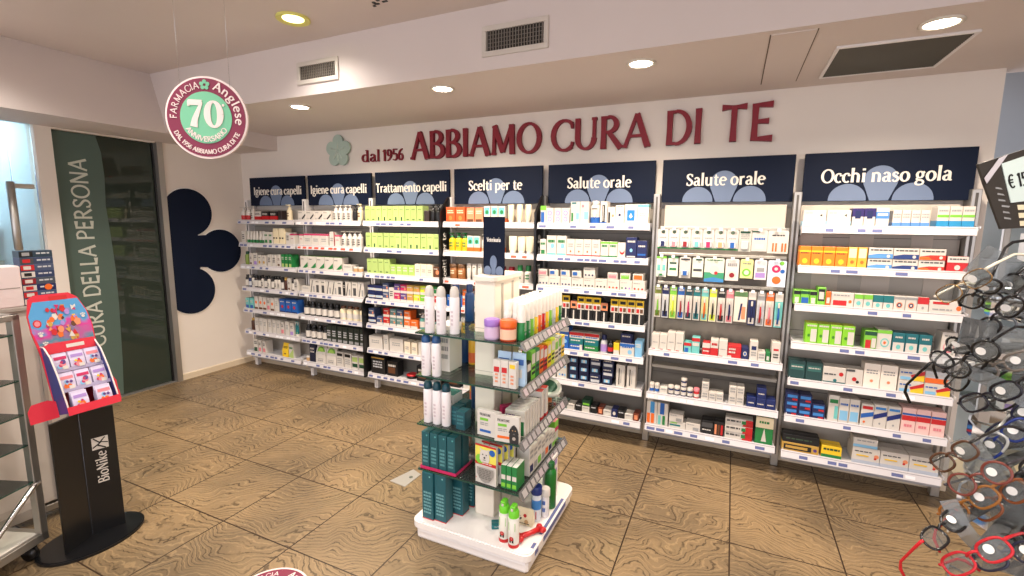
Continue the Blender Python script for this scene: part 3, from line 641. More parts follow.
def bottle(r, h, body, cap, capf=.2, neck=.55, F=(), shoulder=.12, capr=None, kind='screw', label=None):
    mb = MB(); ch = h*capf; bh = h-ch; sh = h*shoulder
    mb.lathe([(r*.93, 0), (r, r*.12), (r, bh-sh), (r*.93, bh-sh*.55), (r*neck*1.15, bh-sh*.12), (r*neck, bh)], pm(body, .3), 0, r, 16)
    if label:
        z0, z1, c = label; mb.lathe([(r*1.012, z0*h), (r*1.012, z1*h)], pm(c), 0, r, 16)
    if F:
        mb2 = MB(); feats(mb2, F, r*1.3, h, 0)
        # wrap printed marks on the cylinder
        vs = []
        for x, y, z in mb2.v:
            a = max(-1.2, min(1.2, x/r)); R = r*1.02-y; vs.append((R*math.sin(a), r-R*math.cos(a), z))
        b0 = len(mb.v); mb.v += vs
        for f, k in zip(mb2.f, mb2.mi): mb.f.append([i+b0 for i in f]); mb.mi.append(mb._m(mb2.mats[k])); mb.sm.append(False)
    c = MB(); cr = capr or r*neck*1.25
    if kind == 'pump':
        c.lathe([(cr, bh), (cr, bh+ch*.35), (cr*.35, bh+ch*.4), (cr*.35, bh+ch*.72), (cr*.8, bh+ch*.75), (cr*.8, bh+ch*.95), (cr*.6, bh+ch)], pm(cap, .3), 0, r, 12)
        c.bbox(-cr*.28, cr*.28, r-cr*2.2, r, bh+ch*.8, bh+ch*.95, pm(cap, .3), .001)
    elif kind == 'spray':
        c.lathe([(r*.9, bh-sh*.3), (r*.92, bh+ch*.2), (r*.86, bh+ch*.6), (r*.6, bh+ch*.92), (r*.3, bh+ch)], pm(cap, .3), 0, r, 14)
    elif kind == 'trigger':
        c.lathe([(r*.97, bh-sh*.2), (r*.97, bh+ch*.45), (r*.8, bh+ch*.6)], pm(cap, .3), 0, r, 14); c.bbox(-r*.5, r*.5, r*.2, r*1.7, bh+ch*.5, bh+ch, pm(cap, .3), .004); c.bbox(-r*.22, r*.22, r*.05, r*.22, bh+ch*.62, bh+ch*.85, pm('w'), .002)
    elif kind == 'ball': c.lathe([(cr*.8, bh), (cr*1.15, bh+ch*.3), (cr*1.15, bh+ch*.6), (cr*.7, bh+ch*.92), (cr*.2, bh+ch)], pm(cap, .3), 0, r, 12)
    else: c.lathe([(cr, bh-.001), (cr, bh+ch*.9), (cr*.9, bh+ch)], pm(cap, .3), 0, r, 14)
    return [('bottle_body', mb.mesh('bottle_body')), ('cap', c.mesh('cap'))]
def tube(w, h, body, cap, F=(), d=.03, capf=.16):
    """cream tube standing on its cap, flat crimp on top"""
    mb = MB(); n = 16; rs = []
    for z, a, b_ in [(h*capf, w*.36, d*.5), (h*(capf+.05), w*.46, d*.55), (h*.6, w*.49, d*.35), (h*.94, w*.5, .0035), (h, w*.5, .003)]:
        rs.append([(a*math.cos(2*PI*i/n), d*.5+b_*math.sin(2*PI*i/n), z) for i in range(n)])
    vs = sum(rs, []); fs = [(k*n+i, k*n+(i+1) % n, (k+1)*n+(i+1) % n, (k+1)*n+i) for k in range(4) for i in range(n)]+[tuple(range(4*n, 5*n))]
    mb.add(vs, fs, pm(body, .35), True)
    fm = MB(); feats(fm, F, w*.8, h, 0)
    vs = [(x, d*.5-(d*.53-(z/h)*d*.5)+y*2-.001, z) for x, y, z in fm.v]; b0 = len(mb.v); mb.v += vs
    for f, k in zip(fm.f, fm.mi): mb.f.append([i+b0 for i in f]); mb.mi.append(mb._m(fm.mats[k])); mb.sm.append(False)
    c = MB(); c.lathe([(w*.33, 0), (w*.36, .003), (w*.36, h*capf*.9), (w*.33, h*capf)], pm(cap, .3), 0, d*.5, 14)
    return [('tube_body', mb.mesh('tube_body')), ('cap', c.mesh('cap'))]
def jar(r, h, body, lid, label=None, lidf=.3):
    mb = MB(); lh = h*lidf
    mb.lathe([(r*.9, 0), (r, .004), (r, h-lh-.006), (r*.9, h-lh)], pm(body, .3), 0, r, 18)
    if label: mb.lathe([(r*1.01, h*label[0]), (r*1.01, h*label[1])], pm(label[2]), 0, r, 18)
    c = MB(); c.lathe([(r*1.03, h-lh), (r*1.05, h-lh+.003), (r*1.03, h-.004), (r*.9, h)], pm(lid, .3), 0, r, 18)
    return [('jar_body', mb.mesh('jar_body')), ('lid', c.mesh('lid'))]
def pouch(w, h, d, body, F=()):
    mb = MB(); vs = []
    for z, a, b_ in [(0, .46, .5), (h*.06, .5, .5), (h*.5, .5, .45), (h*.9, .48, .08), (h, .49, .03)]:
        vs += [(x*w*a*2, d*.5+y*d*b_, z) for x, y in [(-.5, -1), (-.25, -1.1), (.25, -1.1), (.5, -1), (.5, 1), (.25, 1.1), (-.25, 1.1), (-.5, 1)]]
    fs = [(k*8+i, k*8+(i+1) % 8, (k+1)*8+(i+1) % 8, (k+1)*8+i) for k in range(4) for i in range(8)]+[tuple(range(32, 40)), tuple(range(7, -1, -1))]
    mb.add(vs, fs, pm(body)); fm = MB(); feats(fm, F, w*.9, h*.85, 0)
    b0 = len(mb.v); mb.v += [(x, y-.004+.5*d*(z/h)*.9-d*.06, z) for x, y, z in fm.v]
    for f, k in zip(fm.f, fm.mi): mb.f.append([i+b0 for i in f]); mb.mi.append(mb._m(fm.mats[k])); mb.sm.append(False)
    return [('pouch', mb.mesh('pouch'))]
def hangcard(w, h, card, F=(), bub=None, d=.012, bc=None):
    """blister card with euro hole, hung by its top: z runs from -h to 0"""
    mb = MB(); r = .006
    mb.prism([(-w/2, -h), (w/2, -h), (w/2, -r), (w/2-r, 0), (.008, 0), (.006, -.008), (-.006, -.008), (-.008, 0), (-w/2+r, 0), (-w/2, -r)], 0, .0012, pm(card))
    feats(mb, F, w, h, -.0002, -h); out = [('card', mb.mesh('card'))]
    if bub:
        a, c, e, g_, col = bub; m2 = MB(); m2.bbox(a*w-w/2, e*w-w/2, -d, -.002, -h+c*h, -h+g_*h, pm(bc or 'sil', .12), .004)
        feats(m2, [('r', a+(e-a)*.25, c+.02, e-(e-a)*.25, g_-.03, col)], w, h, -d, -h); out.append(('blister', m2.mesh('blister')))
    return out
def brushpack(w, h, top, col, col2='w'):
    """toothbrush in a long blister: header card, clear shell, handle and bristle head"""
    mb = MB(); mb.prism([(-w/2, -h), (w/2, -h), (w/2, -.005), (w/2-.005, 0), (-w/2+.005, 0), (-w/2, -.005)], 0, .001, pm(col2))
    feats(mb, [('r', 0, .76, 1, 1, top), ('t', .15, .84, .9, .94, 'w', 1), ('r', .12, .04, .88, .22, top)], w, h, -.0002, -h)
    s = MB(); hx = w*.22; s.tube([(-hx*.2, -.006, -h*.90), (hx*.1, -.009, -h*.65), (0, -.008, -h*.45), (0, -.008, -h*.30)], [w*.12, w*.15, w*.09, w*.07], pm(col, .3), 8)
    s.bbox(-w*.13, w*.13, -.016, -.007, -h*.42, -h*.28, pm('w'), .002)
    return [('card', mb.mesh('card')), ('toothbrush', s.mesh('toothbrush'))]
def put(tp, name, loc, rz, label, cat, group=None):
    """one product: single mesh, or an Empty with its parts (meshes shared between copies)"""
    parts = TYPES[tp] if isinstance(tp, str) else tp
    if len(parts) == 1: o = inst(name, parts[0][1], None, loc, rz)
    else:
        o = empty(name, loc, rz)
        for n_, me in parts: inst(n_, me, o)
    return tag(o, label, cat, group)
TYPES = {}; LOOK = {}; SIZE = {}
def T(key, kind, look, w, parts, d=.08, h=.1): TYPES[key] = parts; LOOK[key] = (kind, look); SIZE[key] = (w, d, h)
def C(key, look, w, h, base, F=(), wraps=(), d=.09, top=None): T(key, 'carton', look, w, carton(w, h, d, base, F, wraps, top), d, h)
def B(key, look, r, h, body, cap, d=None, **k): T(key, 'bottle', look, 2*r, bottle(r, h, body, cap, **k), 2*r, h)
def U(key, look, w, h, body, cap, F=(), **k): T(key, 'tube', look, w, tube(w, h, body, cap, F, **k), .03, h)
TX = lambda c='dgy', n=2, a=.15, z0=.55, b=.85, z1=.8: ('t', a, z0, b, z1, c, n)
# --- Igiene
C('redw', 'red and white box', .095, .085, 'w', [TX()], [(0, .45, 'red')]); C('redk', 'black and red box', .10, .085, 'k', [TX('w')], [(.12, .5, 'red')])
B('pumpred', 'white pump bottle with red label', .030, .125, 'w', 'w', kind='pump', capf=.28, label=(.05, .38, 'red')); C('darkbox', 'dark brown box', .05, .09, (52, 40, 38))
U('tgreen', 'white tube with green cap', .036, .115, 'w', 'gr', [TX('dgy', 2, .2, .5, .8, .75)], capf=.3); C('wg', 'white box with green band', .055, .11, 'w', [TX('gr', 1), ('r', .2, .1, .8, .35, 'gr')]); C('wtall', 'tall cream box', .075, .145, 'cream', [('r', 0, .35, .3, .44, 'k'), ('r', .5, .35, .8, .44, 'k')])
C('wsm', 'small white box with dark text', .055, .11, 'w', [TX('k', 3, .2, .3, .8, .75)]); B('bgreen', 'olive green bottle', .026, .13, (128, 150, 70), 'dg'); C('wbr', 'white box with brown print', .045, .115, 'w', [TX('br', 2, .2, .5, .8, .7), ('r', .2, .1, .8, .25, 'br')])
C('wlil', 'white box with lilac print', .05, .12, 'w', [('r', .1, .08, .9, .35, 'lil'), TX()]); C('wy', 'white box with yellow spot', .05, .10, 'w', [('o', .5, .35, .28, 'gold'), TX('k', 1, .2, .7, .8, .8)]); C('gbx', 'leaf green box', .04, .12, 'gr', [TX('w'), ('r', .1, .05, .9, .3, 'lime')])
B('bdk', 'dark glass bottle with white label', .023, .12, (34, 26, 26), 'k', label=(.12, .6, 'w'), capf=.18); B('bnv', 'navy bottle with silver label', .022, .115, 'nv', 'w', label=(.15, .5, 'sil')); B('bwh', 'cream pump bottle', .023, .125, 'w', 'k', kind='pump', capf=.25, F=[TX('k', 3, .1, .15, .9, .45)]); B('brn', 'amber brown bottle', .025, .12, (70, 36, 22), 'gold')
C('bluebx', 'bright blue box', .075, .125, 'b', [('o', .5, .45, .2, 'red'), TX('w', 1, .15, .72, .85, .85), ('r', 0, 0, 1, .12, 'nv')]); C('gybx', 'green and blue box', .055, .10, 'tq', [TX('w'), ('r', .1, .05, .9, .35, 'b')]); C('worg', 'white box with orange print', .05, .125, 'w', [('o', .5, .55, .3, 'org'), ('r', 0, 0, 1, .18, 'br')]); C('wpk', 'white box with pink print', .045, .12, 'w', [('r', .1, .1, .9, .4, 'pink'), TX()])
C('wplain', 'plain white box', .055, .13, 'w', [TX('gy', 3, .2, .4, .8, .75)]); U('ttq', 'turquoise tube', .05, .14, 'teal', 'w', [('r', 0, .75, 1, .95, 'w'), ('r', .1, .2, .9, .3, 'lime')]); C('wdg', 'white box with dark green panel', .06, .13, 'w', [('r', .1, .05, .9, .35, 'dg'), TX()])
T('ypouch', 'pouch', 'yellow bag', .085, pouch(.085, .13, .05, 'yel', [('o', .5, .4, .25, 'br'), ('t', .15, .7, .85, .9, 'k', 2)]), .05, .13); C('wgcake', 'white and green box', .065, .13, 'w', [('p', [(0, 0), (1, 0), (1, .7), (0, .2)], 'lime'), TX('gr', 1)])
# --- Igiene right
C('wsw', 'white carton with black swoosh', .105, .088, 'w', [TX('dgy', 1, .1, .75, .5, .85), ('p', [(.45, .25), (.97, .75), (.97, .55), (.6, .18)], 'k'), TX('gy', 1, .1, .2, .4, .3)]); B('pumpw', 'white pump bottle', .027, .135, 'w', 'w', kind='pump', capf=.3, F=[TX('k', 3, .1, .1, .9, .5)]); B('pumpk', 'black pump bottle', .026, .135, 'k', 'k', kind='pump', capf=.3); B('pumpc', 'cream pump bottle', .027, .145, 'cream', 'cream', kind='pump', capf=.3, F=[TX('br', 2, .1, .2, .9, .5)])
C('wmag', 'white carton with magenta top', .10, .105, 'w', [TX('gy', 2, .2, .3, .8, .6)], [(.86, .99, 'mag')], top='mag'); C('wredt', 'tall white carton with red side', .065, .125, 'w', [('r', .82, 0, 1, 1, 'dred'), TX('gy', 2, .1, .3, .7, .6)]); C('wmags', 'narrow white carton with magenta top', .055, .10, 'w', [TX('mag', 1, .2, .5, .8, .6)], [(.86, .99, 'mag')])
C('wgt', 'white carton with green corner', .10, .115, 'w', [('p', [(.3, .1), (1, .55), (1, .2), (.7, .1)], 'gr'), TX('dgy', 1, .1, .7, .5, .8)], top='lg'); C('wflat', 'low white carton', .11, .06, 'w', [TX('gy', 2)]); T('jarw', 'jar', 'small tan jar with white lid', .05, jar(.024, .045, 'tan', 'w'), .05, .045)
C('wdiag', 'white carton with black diagonal', .068, .13, 'w', [('p', [(.1, .05), (.5, .9), (.62, .9), (.25, .05)], 'k'), ('r', .65, .1, .9, .5, 'gy')]); C('wpanel', 'white carton with dark panel', .068, .13, 'w', [('r', .25, .1, .75, .6, 'dgy'), TX('k', 1, .2, .75, .8, .85)]); C('kslim', 'slim black carton', .032, .12, 'k', [TX('w')])
B('bdw', 'squat black bottle with white label', .034, .125, 'k', 'k', label=(.12, .58, 'w'), capf=.16, shoulder=.16); B('bcw', 'squat cream bottle with brown cap', .034, .12, 'cream', 'br', label=(.15, .5, 'w'), capf=.16, shoulder=.16)
C('dgb', 'dark olive carton', .062, .15, (40, 48, 40), [TX('sil', 3, .2, .3, .8, .7), ('r', .1, .05, .9, .2, 'gy')]); C('nvbox', 'navy carton with white print', .075, .165, (20, 26, 52), [TX('w', 2, .15, .45, .85, .8)]); T('gpouch', 'pouch', 'white pouch with round green leaf print', .13, pouch(.13, .165, .06, 'w', [('o', .5, .72, .44, (110, 160, 60)), ('o', .46, .74, .30, (160, 200, 90)), TX('gy', 2, .2, .1, .8, .35)]), .06, .165)
C('whi', 'white carton with grey print', .085, .13, 'w', [TX('gy', 3, .15, .2, .85, .6), ('r', .1, .75, .9, .95, 'k')]); C('wgg', 'white carton with dark green label', .075, .12, 'w', [('r', .08, .15, .92, .42, 'dg'), ('r', .08, .55, .92, .9, 'lime')])
# --- Trattamento
C('lime', 'lime green carton', .062, .125, 'lime', [TX((90, 120, 60), 1, .2, .72, .8, .8), ('r', .3, .12, .7, .2, (90, 120, 60))], top=(196, 222, 140)); C('limek', 'lime green carton with dark mark', .062, .125, (184, 214, 124), [('r', .38, .08, .62, .32, 'dg'), TX((90, 120, 60), 1, .2, .72, .8, .8)]); C('limes', 'short lime green carton', .062, .085, (166, 202, 100), [TX('w', 2, .2, .3, .8, .8)])
C('creambx', 'pale cream carton', .060, .10, (230, 218, 196), [TX('gy', 2, .2, .3, .8, .6)]); C('hairb', 'brown hair tint box', .07, .085, 'br', [('o', .6, .5, .25, 'sal'), TX('w', 1, .1, .7, .6, .85)])
C('dyenv', 'navy and white hair colour box', .085, .058, 'nv', [('r', 0, .3, 1, .62, 'w'), TX('lb', 1, .1, .35, .8, .55)]); 
for kk, cc, nm in [('dyemag', 'mag', 'magenta'), ('dyepur', 'pur', 'purple'), ('dyeyel', 'gold', 'golden'), ('dyegr', 'lg', 'green'), ('dyelime', 'ylg', 'lime'), ('dyedg', 'gr', 'dark green'), ('dyered', 'red', 'red'), ('dyeteal', (96, 130, 128), 'grey green'), ('dyeorg', 'org', 'orange red'), ('dyeblue', (70, 84, 120), 'slate blue')]:
    C(kk, nm+' hair colour box', .068, .07, cc, [('r', 0, .02, 1, .3, 'w'), TX('w', 1, .15, .6, .8, .8), ('o', .75, .5, .14, 'sal')])
B('pteal', 'teal pump bottle', .032, .13, (90, 150, 140), 'w', kind='pump', capf=.28, label=(.15, .5, 'w')); C('wwide', 'wide plain white carton', .15, .11, 'w', [TX('gy', 2, .2, .4, .8, .7)]); C('kflat', 'wide black carton', .165, .145, 'k', [TX('sil', 3, .15, .3, .8, .75), ('r', .05, .9, .95, .96, 'gold')]); C('kflat2', 'black carton with brown picture', .12, .125, 'k', [('r', .15, .2, .8, .6, 'br'), TX('w', 1)])
T('redcap', 'tin', 'low red and black tin', .11, jar(.05, .035, 'k', 'red'), .1, .035)
# --- Scelti per te
C('orgbx', 'burnt orange carton', .085, .115, (206, 88, 40), [TX('cream', 2), ('o', .5, .3, .2, (230, 130, 60))], top=(214, 110, 60)); C('salbx', 'salmon carton', .07, .11, 'sal', [TX('w', 2), ('r', .1, .05, .9, .25, 'br')]); C('wgo', 'white green and orange carton', .058, .12, 'w', [('r', .1, .5, .9, .92, 'tq'), ('o', .5, .65, .25, 'gr')], [(0, .3, 'org')], top='gr'); U('creamt', 'cream tube', .05, .13, 'cream', 'w', [TX('gold', 3, .2, .3, .8, .7)])
B('yelb', 'yellow bottle with green pump', .03, .14, 'yel', 'gr', kind='pump', capf=.26, F=[TX('gr', 2, .1, .2, .9, .5)]); B('wpump', 'white pump bottle with tan label', .03, .135, 'w', 'w', kind='pump', capf=.28, label=(.1, .25, 'tan')); U('creamt2', 'ivory tube standing on its cap', .07, .125, (236, 222, 190), 'w', [TX('gold', 2, .25, .4, .75, .7)]); C('ogrn', 'orange and green carton', .065, .12, 'w', [('r', .05, .45, .95, .95, 'gr'), ('o', .5, .6, .3, 'tq')], [(0, .32, 'org')])
B('brt', 'amber jar with tan cap', .035, .115, (150, 96, 52), (96, 66, 40), capf=.2, neck=.9, shoulder=.03, F=[TX('cream', 2, .1, .3, .9, .6)]); U('wdt', 'white tube with dark green print', .042, .125, 'w', 'w', [('r', .3, .25, .7, .5, 'dg'), TX('dg', 1, .2, .7, .8, .8)]); B('redb', 'red bottle', .034, .115, 'red', 'dred', F=[TX('w', 2, .1, .3, .9, .6)]); B('wgcap', 'white bottle with dark green cap', .03, .13, 'w', 'gr', capf=.3, F=[TX('gr', 2, .1, .2, .9, .5)])
C('blsm', 'royal blue box', .075, .09, 'b', [TX('w', 2)])
# --- Salute orale left
C('limebl', 'lime and blue box', .045, .12, 'w', [('r', 0, .75, 1, 1, 'lg'), ('r', .1, .05, .7, .65, 'b')]); C('wpr', 'white box with purple rings', .06, .105, 'w', [('o', .5, .68, .28, 'lil'), ('o', .5, .68, .18, 'w'), ('o', .5, .3, .26, 'lil'), ('o', .5, .3, .17, 'w')]); C('wteal', 'tall white box with teal print', .075, .145, 'w', [('r', .1, .12, .3, .5, 'gr'), ('r', .6, .2, .9, .5, 'lb'), ('r', .15, .9, .6, .97, 'teal')]); C('wteal2', 'tall white box with pale blue square', .065, .145, 'w', [('r', .45, .2, .95, .55, 'lb'), ('o', .3, .8, .15, 'pink')])
B('mouthw', 'clear mouthwash bottle with blue wave label', .040, .15, 'w', 'w', label=(.05, .3, 'b'), capf=.15, F=[('p', [(.1, .42), (.9, .42), (.5, .2)], 'k'), TX('k', 1, .1, .6, .9, .68)]); C('wkv', 'white box with black vertical print', .05, .145, 'w', [('r', .3, .1, .7, .85, 'k'), ('r', .38, .15, .5, .8, 'w'), ('r', 0, .03, 1, .1, 'b')]); C('wsmall2', 'white box with tiny print', .055, .11, 'w', [('r', .1, .1, .35, .7, 'k'), ('o', .7, .5, .15, 'sal')]); C('wdrop', 'white box with blue square and drop', .09, .125, 'w', [('r', .2, .2, .8, .72, (26, 120, 196)), ('p', [(.35, .4), (.5, .58), (.65, .4), (.5, .3)], 'w')]); C('wtt', 'cream box with teal lid band', .075, .125, (236, 232, 214), [TX('gy', 2, .2, .4, .8, .6)], [(.86, .99, 'tq')], top='tq'); C('wtt2', 'cream box with round navy mark', .06, .12, (234, 230, 218), [('o', .5, .5, .16, 'nv'), TX('k', 1, .1, .9, .9, .95)])
C('wr', 'white box with red foot', .068, .115, 'w', [TX('gy', 2, .2, .5, .8, .75), ('o', .5, .3, .1, 'org')], [(0, .12, 'red')]); C('wgn', 'white box with green foot', .065, .105, 'w', [TX('gr', 1)], [(0, .14, 'gr'), (.86, .98, 'lg')]); C('wrc', 'white box with red ring', .062, .10, 'w', [('o', .6, .45, .32, 'red'), ('o', .6, .55, .28, 'w')]); C('nvb', 'navy box with white lettering', .082, .135, 'nv', [TX('w', 1, .15, .7, .85, .85), ('o', .5, .4, .14, 'lb'), ('r', .1, .08, .9, .14, 'w')]); C('nvb2', 'shorter navy box', .075, .115, 'nv', [TX('w', 1, .15, .6, .85, .75), ('r', .1, .2, .9, .3, 'b')]); C('wtgr', 'white box with turquoise leaf', .085, .135, 'w', [('r', .05, .03, .95, .14, 'tq'), ('o', .6, .5, .2, 'lb'), TX('gr', 1)])
def dots(key, look, cols, w=.085, h=.07): C(key, look, w, h, 'w', [TX('gy', 1, .1, .72, .6, .82)]+[('o', .2+.3*i, .3, .075, c) for i, c in enumerate(cols)], top='w')
dots('wdotn', 'white box with navy dots', ['nv', 'nv', 'nv']); dots('wdotk', 'white box with black dots', ['k', 'k', 'dgy']); dots('wdotc', 'white box with red and orange dots', ['red', 'org', 'red']); dots('wdotg', 'white box with green and violet dots', ['gr', 'pur', 'lil'])
C('pkbox', 'small white box with pink label', .07, .045, 'w', [('r', .1, .2, .9, .8, 'pink'), TX('w')]); C('grbox', 'small white box with green label', .07, .045, 'w', [('r', .1, .2, .9, .8, 'lg'), TX('w')]); C('orbox', 'small white box with orange label', .07, .045, 'w', [('r', .1, .2, .9, .8, 'org')]); C('bwbox', 'small white box with blue label', .07, .045, 'w', [('r', .1, .3, .6, .8, 'b'), TX('gy', 1, .1, .1, .8, .2)])
C('kyb', 'yellow topped black and white toothbrush box', .058, .16, 'k', [('r', 0, .72, 1, 1, 'yel'), ('r', .15, .8, .85, .92, 'k'), ('r', 0, .45, 1, .72, 'w'), ('r', .1, .5, .45, .66, 'red'), ('r', .55, .5, .9, .66, 'br'), ('r', .42, 0, .58, .44, 'w')], d=.05); C('kyb2', 'black and brown toothbrush box', .05, .13, 'k', [('r', 0, .6, 1, .98, 'sal'), ('r', .2, .7, .8, .85, 'k'), ('r', .4, 0, .6, .5, 'w')], d=.05)
C('wblbig', 'white box with blue swirl', .10, .135, 'w', [('o', .6, .28, .3, 'lb'), ('r', .1, .72, .85, .9, 'nv'), ('o', .35, .4, .1, 'b')]); C('blbig', 'blue box with white swirl', .07, .15, 'b', [('r', 0, .78, 1, 1, 'w'), ('o', .6, .35, .2, 'lb'), TX('w', 1, .1, .55, .9, .65)]); C('tpred', 'red topped toothpaste carton', .11, .040, 'w', [('r', 0, .5, 1, 1, 'red'), TX('b', 1, .1, .1, .9, .4)]); C('tpteal', 'teal toothpaste carton', .105, .04, 'teal', [TX('w', 1, .1, .4, .8, .75)]); C('tpblue', 'blue toothpaste carton', .10, .04, 'b', [TX('w', 1, .1, .4, .8, .75), ('r', .8, 0, 1, 1, 'w')]); C('tpgr', 'green toothpaste carton', .105, .04, 'gr', [TX('w', 1, .1, .4, .8, .75)])
B('mwb', 'violet blue mouthwash bottle', .026, .12, 'sil', 'nv', capf=.25, label=(.1, .5, 'lil')); B('mbk', 'black bottle with red label', .022, .09, 'k', 'k', label=(.2, .5, 'red')); C('ywt', 'yellow and white box', .04, .08, 'yel', [('r', 0, 0, 1, .4, 'w')]); C('wbl3', 'white box with blue lid', .10, .085, 'w', [TX('b', 1), ('o', .7, .35, .15, 'lb')], [(.75, .98, 'b')], top='nv'); C('lbb', 'pale blue box', .05, .11, 'lb', [TX('w', 2)]); C('nvl', 'navy box on top of stack', .08, .06, 'nv', [TX('w', 1)])
C('wdots', 'white carton with blue speckles', .075, .055, 'w', [('o', .3, .5, .1, 'lb'), ('o', .6, .5, .1, 'b'), ('o', .85, .5, .1, 'lb')]); C('nvs', 'navy carton with white star', .07, .055, (18, 26, 60), [('r', .2, .3, .8, .7, 'lb'), ('o', .5, .5, .14, 'w')]); C('nvs2', 'navy carton with silver stripe', .08, .06, (20, 30, 70), [('r', .1, .15, .9, .45, 'sil'), TX('w', 1, .1, .6, .8, .8)]); C('wX', 'white carton with black vertical letters', .06, .15, 'w', [('r', .3, .12, .42, .85, 'k'), ('r', .55, .2, .62, .8, 'gy')])
C('gysm', 'small grey green box', .06, .05, (110, 130, 124), [TX('w')]); C('grsm', 'small dark green box', .07, .045, 'dg', [('r', .1, .2, .9, .5, 'lg')]); C('bksm', 'small black box', .055, .055, 'k', [TX('sil', 1)]); C('brsm', 'small brown box', .045, .05, (110, 50, 30), [('r', .2, .2, .8, .8, 'sal')]); C('wsm3', 'small white box', .065, .04, 'w', [TX('gy', 1)]); C('navysm', 'small navy and white box', .05, .055, 'nv', [('o', .5, .5, .25, 'w')])
# --- Salute orale right
C('w4', 'white box with red foot mark', .066, .10, 'w', [TX('gy', 1, .2, .4, .8, .5), ('r', .1, .03, .5, .08, 'red')], top='w'); C('w4t', 'taller white box with red foot mark', .066, .12, 'w', [TX('gy', 1, .2, .4, .8, .5), ('r', .1, .03, .5, .08, 'red')]); C('rteal', 'turquoise box with red lid', .062, .065, 'tq', [('r', 0, .7, 1, 1, 'red'), ('r', .1, .1, .6, .5, 'b')]); C('rteal2', 'tall turquoise box with red lid', .065, .10, 'tq', [('r', 0, .78, 1, 1, 'red'), ('r', .1, .5, .9, .7, 'w')]); C('redwh', 'red box with white top', .062, .075, 'red', [('r', 0, .6, 1, 1, 'w'), TX('w', 1, .1, .2, .9, .4)]); C('redwt', 'tall white box over red base', .062, .10, 'w', [('r', 0, 0, 1, .5, 'red'), TX('red', 1)]); C('redw3', 'long red carton', .105, .075, 'red', [TX('w', 2, .1, .3, .6, .8), ('r', 0, .0, .3, .2, 'w')]); C('nvsm', 'navy box with white mark', .055, .07, 'nv', [('o', .5, .5, .25, 'w'), ('o', .5, .5, .15, 'b')]); C('wt5', 'tall white box with navy print', .06, .115, 'w', [('r', .2, .55, .8, .75, 'nv'), TX('gy', 2, .2, .2, .8, .45)]); C('grs5', 'slim green box', .03, .06, 'gr', [('r', .2, .2, .8, .6, 'w')]); C('wred5', 'white box with red print', .062, .12, 'w', [('r', .2, .6, .8, .7, 'red'), TX('k', 2, .2, .2, .8, .45)])
T('ballb', 'jar', 'small round navy jar with white lid', .05, jar(.024, .058, 'nv', 'w', (.15, .5, 'w')), .05, .058); T('ballw', 'jar', 'small white bottle jar with blue band', .042, jar(.02, .06, 'w', 'w', (.15, .45, 'b')), .042, .06); T('ballr', 'jar', 'small round red jar with white label', .05, jar(.024, .062, 'red', 'pink', (.15, .45, 'w')), .05, .062)
C('wst', 'white box with grey print', .055, .055, 'w', [TX('gy', 2, .15, .2, .85, .8)]); C('nvst', 'deep blue box', .068, .06, (22, 38, 96), [TX('w', 1, .15, .3, .8, .5)])
C('tbo', 'orange and blue toothbrush box', .085, .15, 'w', [('r', .35, .5, .75, 1, (60, 140, 200)), ('r', .05, .05, .35, .48, 'org'), ('r', .45, .05, .75, .48, 'org')], d=.06); C('tbt', 'turquoise and blue toothbrush box', .085, .15, 'w', [('r', .25, .5, .65, 1, 'b'), ('r', .1, .05, .35, .45, 'tq'), ('r', .5, .05, .75, .45, 'gr'), ('r', .8, .1, 1, .9, 'w')], d=.06); C('tpw', 'white and teal toothpaste carton', .13, .042, 'w', [('r', .05, .35, .7, .6, 'teal'), ('r', .1, .75, .5, .9, 'lg')]); C('tpw2', 'white and grey toothpaste carton', .11, .05, 'w', [('r', .5, .1, .9, .5, 'gy'), TX('gy', 1, .1, .7, .6, .85)]); C('kph', 'black box with photo', .09, .085, 'k', [('r', .05, .5, .95, .85, 'dgy'), TX('w', 1, .1, .2, .8, .35)]); C('kbr', 'black and copper box', .075, .09, 'k', [('r', .1, .1, .3, .8, 'sal'), ('r', .4, .1, .6, .8, 'br'), ('r', .7, .1, .9, .8, 'red')]); C('tpr', 'long white and red toothpaste carton', .195, .042, 'w', [('p', [(.62, 0), (1, 0), (1, 1), (.75, 1)], 'red'), ('t', .05, .3, .55, .75, 'dgy', 1), ('r', .6, .3, .75, .8, 'gr')]); C('grp', 'green and white pack', .12, .165, 'gr', [('r', 0, .6, 1, 1, 'cream'), TX('gr', 1, .2, .7, .8, .85), ('p', [(.35, .1), (.65, .1), (.5, .6)], 'w')])
# --- Occhi naso gola
C('wlb', 'wide white carton with pale blue foot', .122, .095, 'w', [TX('gy', 1, .1, .8, .4, .86), ('p', [(.72, .7), (.82, .78), (.82, .62)], 'k')], [(.02, .35, (172, 210, 228))]); C('nvw', 'navy and white carton', .055, .108, 'w', [('r', .25, .45, .75, .85, 'nv'), ('o', .5, .35, .18, 'w')], [(.55, .99, (44, 32, 96))]); C('blw', 'blue and white carton', .062, .108, 'w', [('r', .1, .6, .9, .72, 'w')], [(.45, .8, (70, 130, 200))]); C('wb4', 'white carton with blue foot', .04, .095, 'w', [TX('gy', 2, .1, .5, .9, .8)], [(0, .3, (90, 140, 200))], d=.07); C('wgb', 'white green and blue carton', .052, .115, 'w', [('r', 0, .5, 1, .62, 'lg'), TX('gy', 1, .1, .7, .9, .85)], [(.02, .34, (40, 140, 190))])
C('or1', 'orange carton', .066, .12, (232, 128, 30), [TX('br', 1, .1, .6, .8, .7), ('o', .5, .28, .24, 'yel')], [(.72, .80, 'yel')]); C('or2', 'yellow and white carton', .05, .12, (240, 176, 60), [('r', .1, .5, .9, .95, 'cream'), ('o', .5, .3, .2, 'org')])
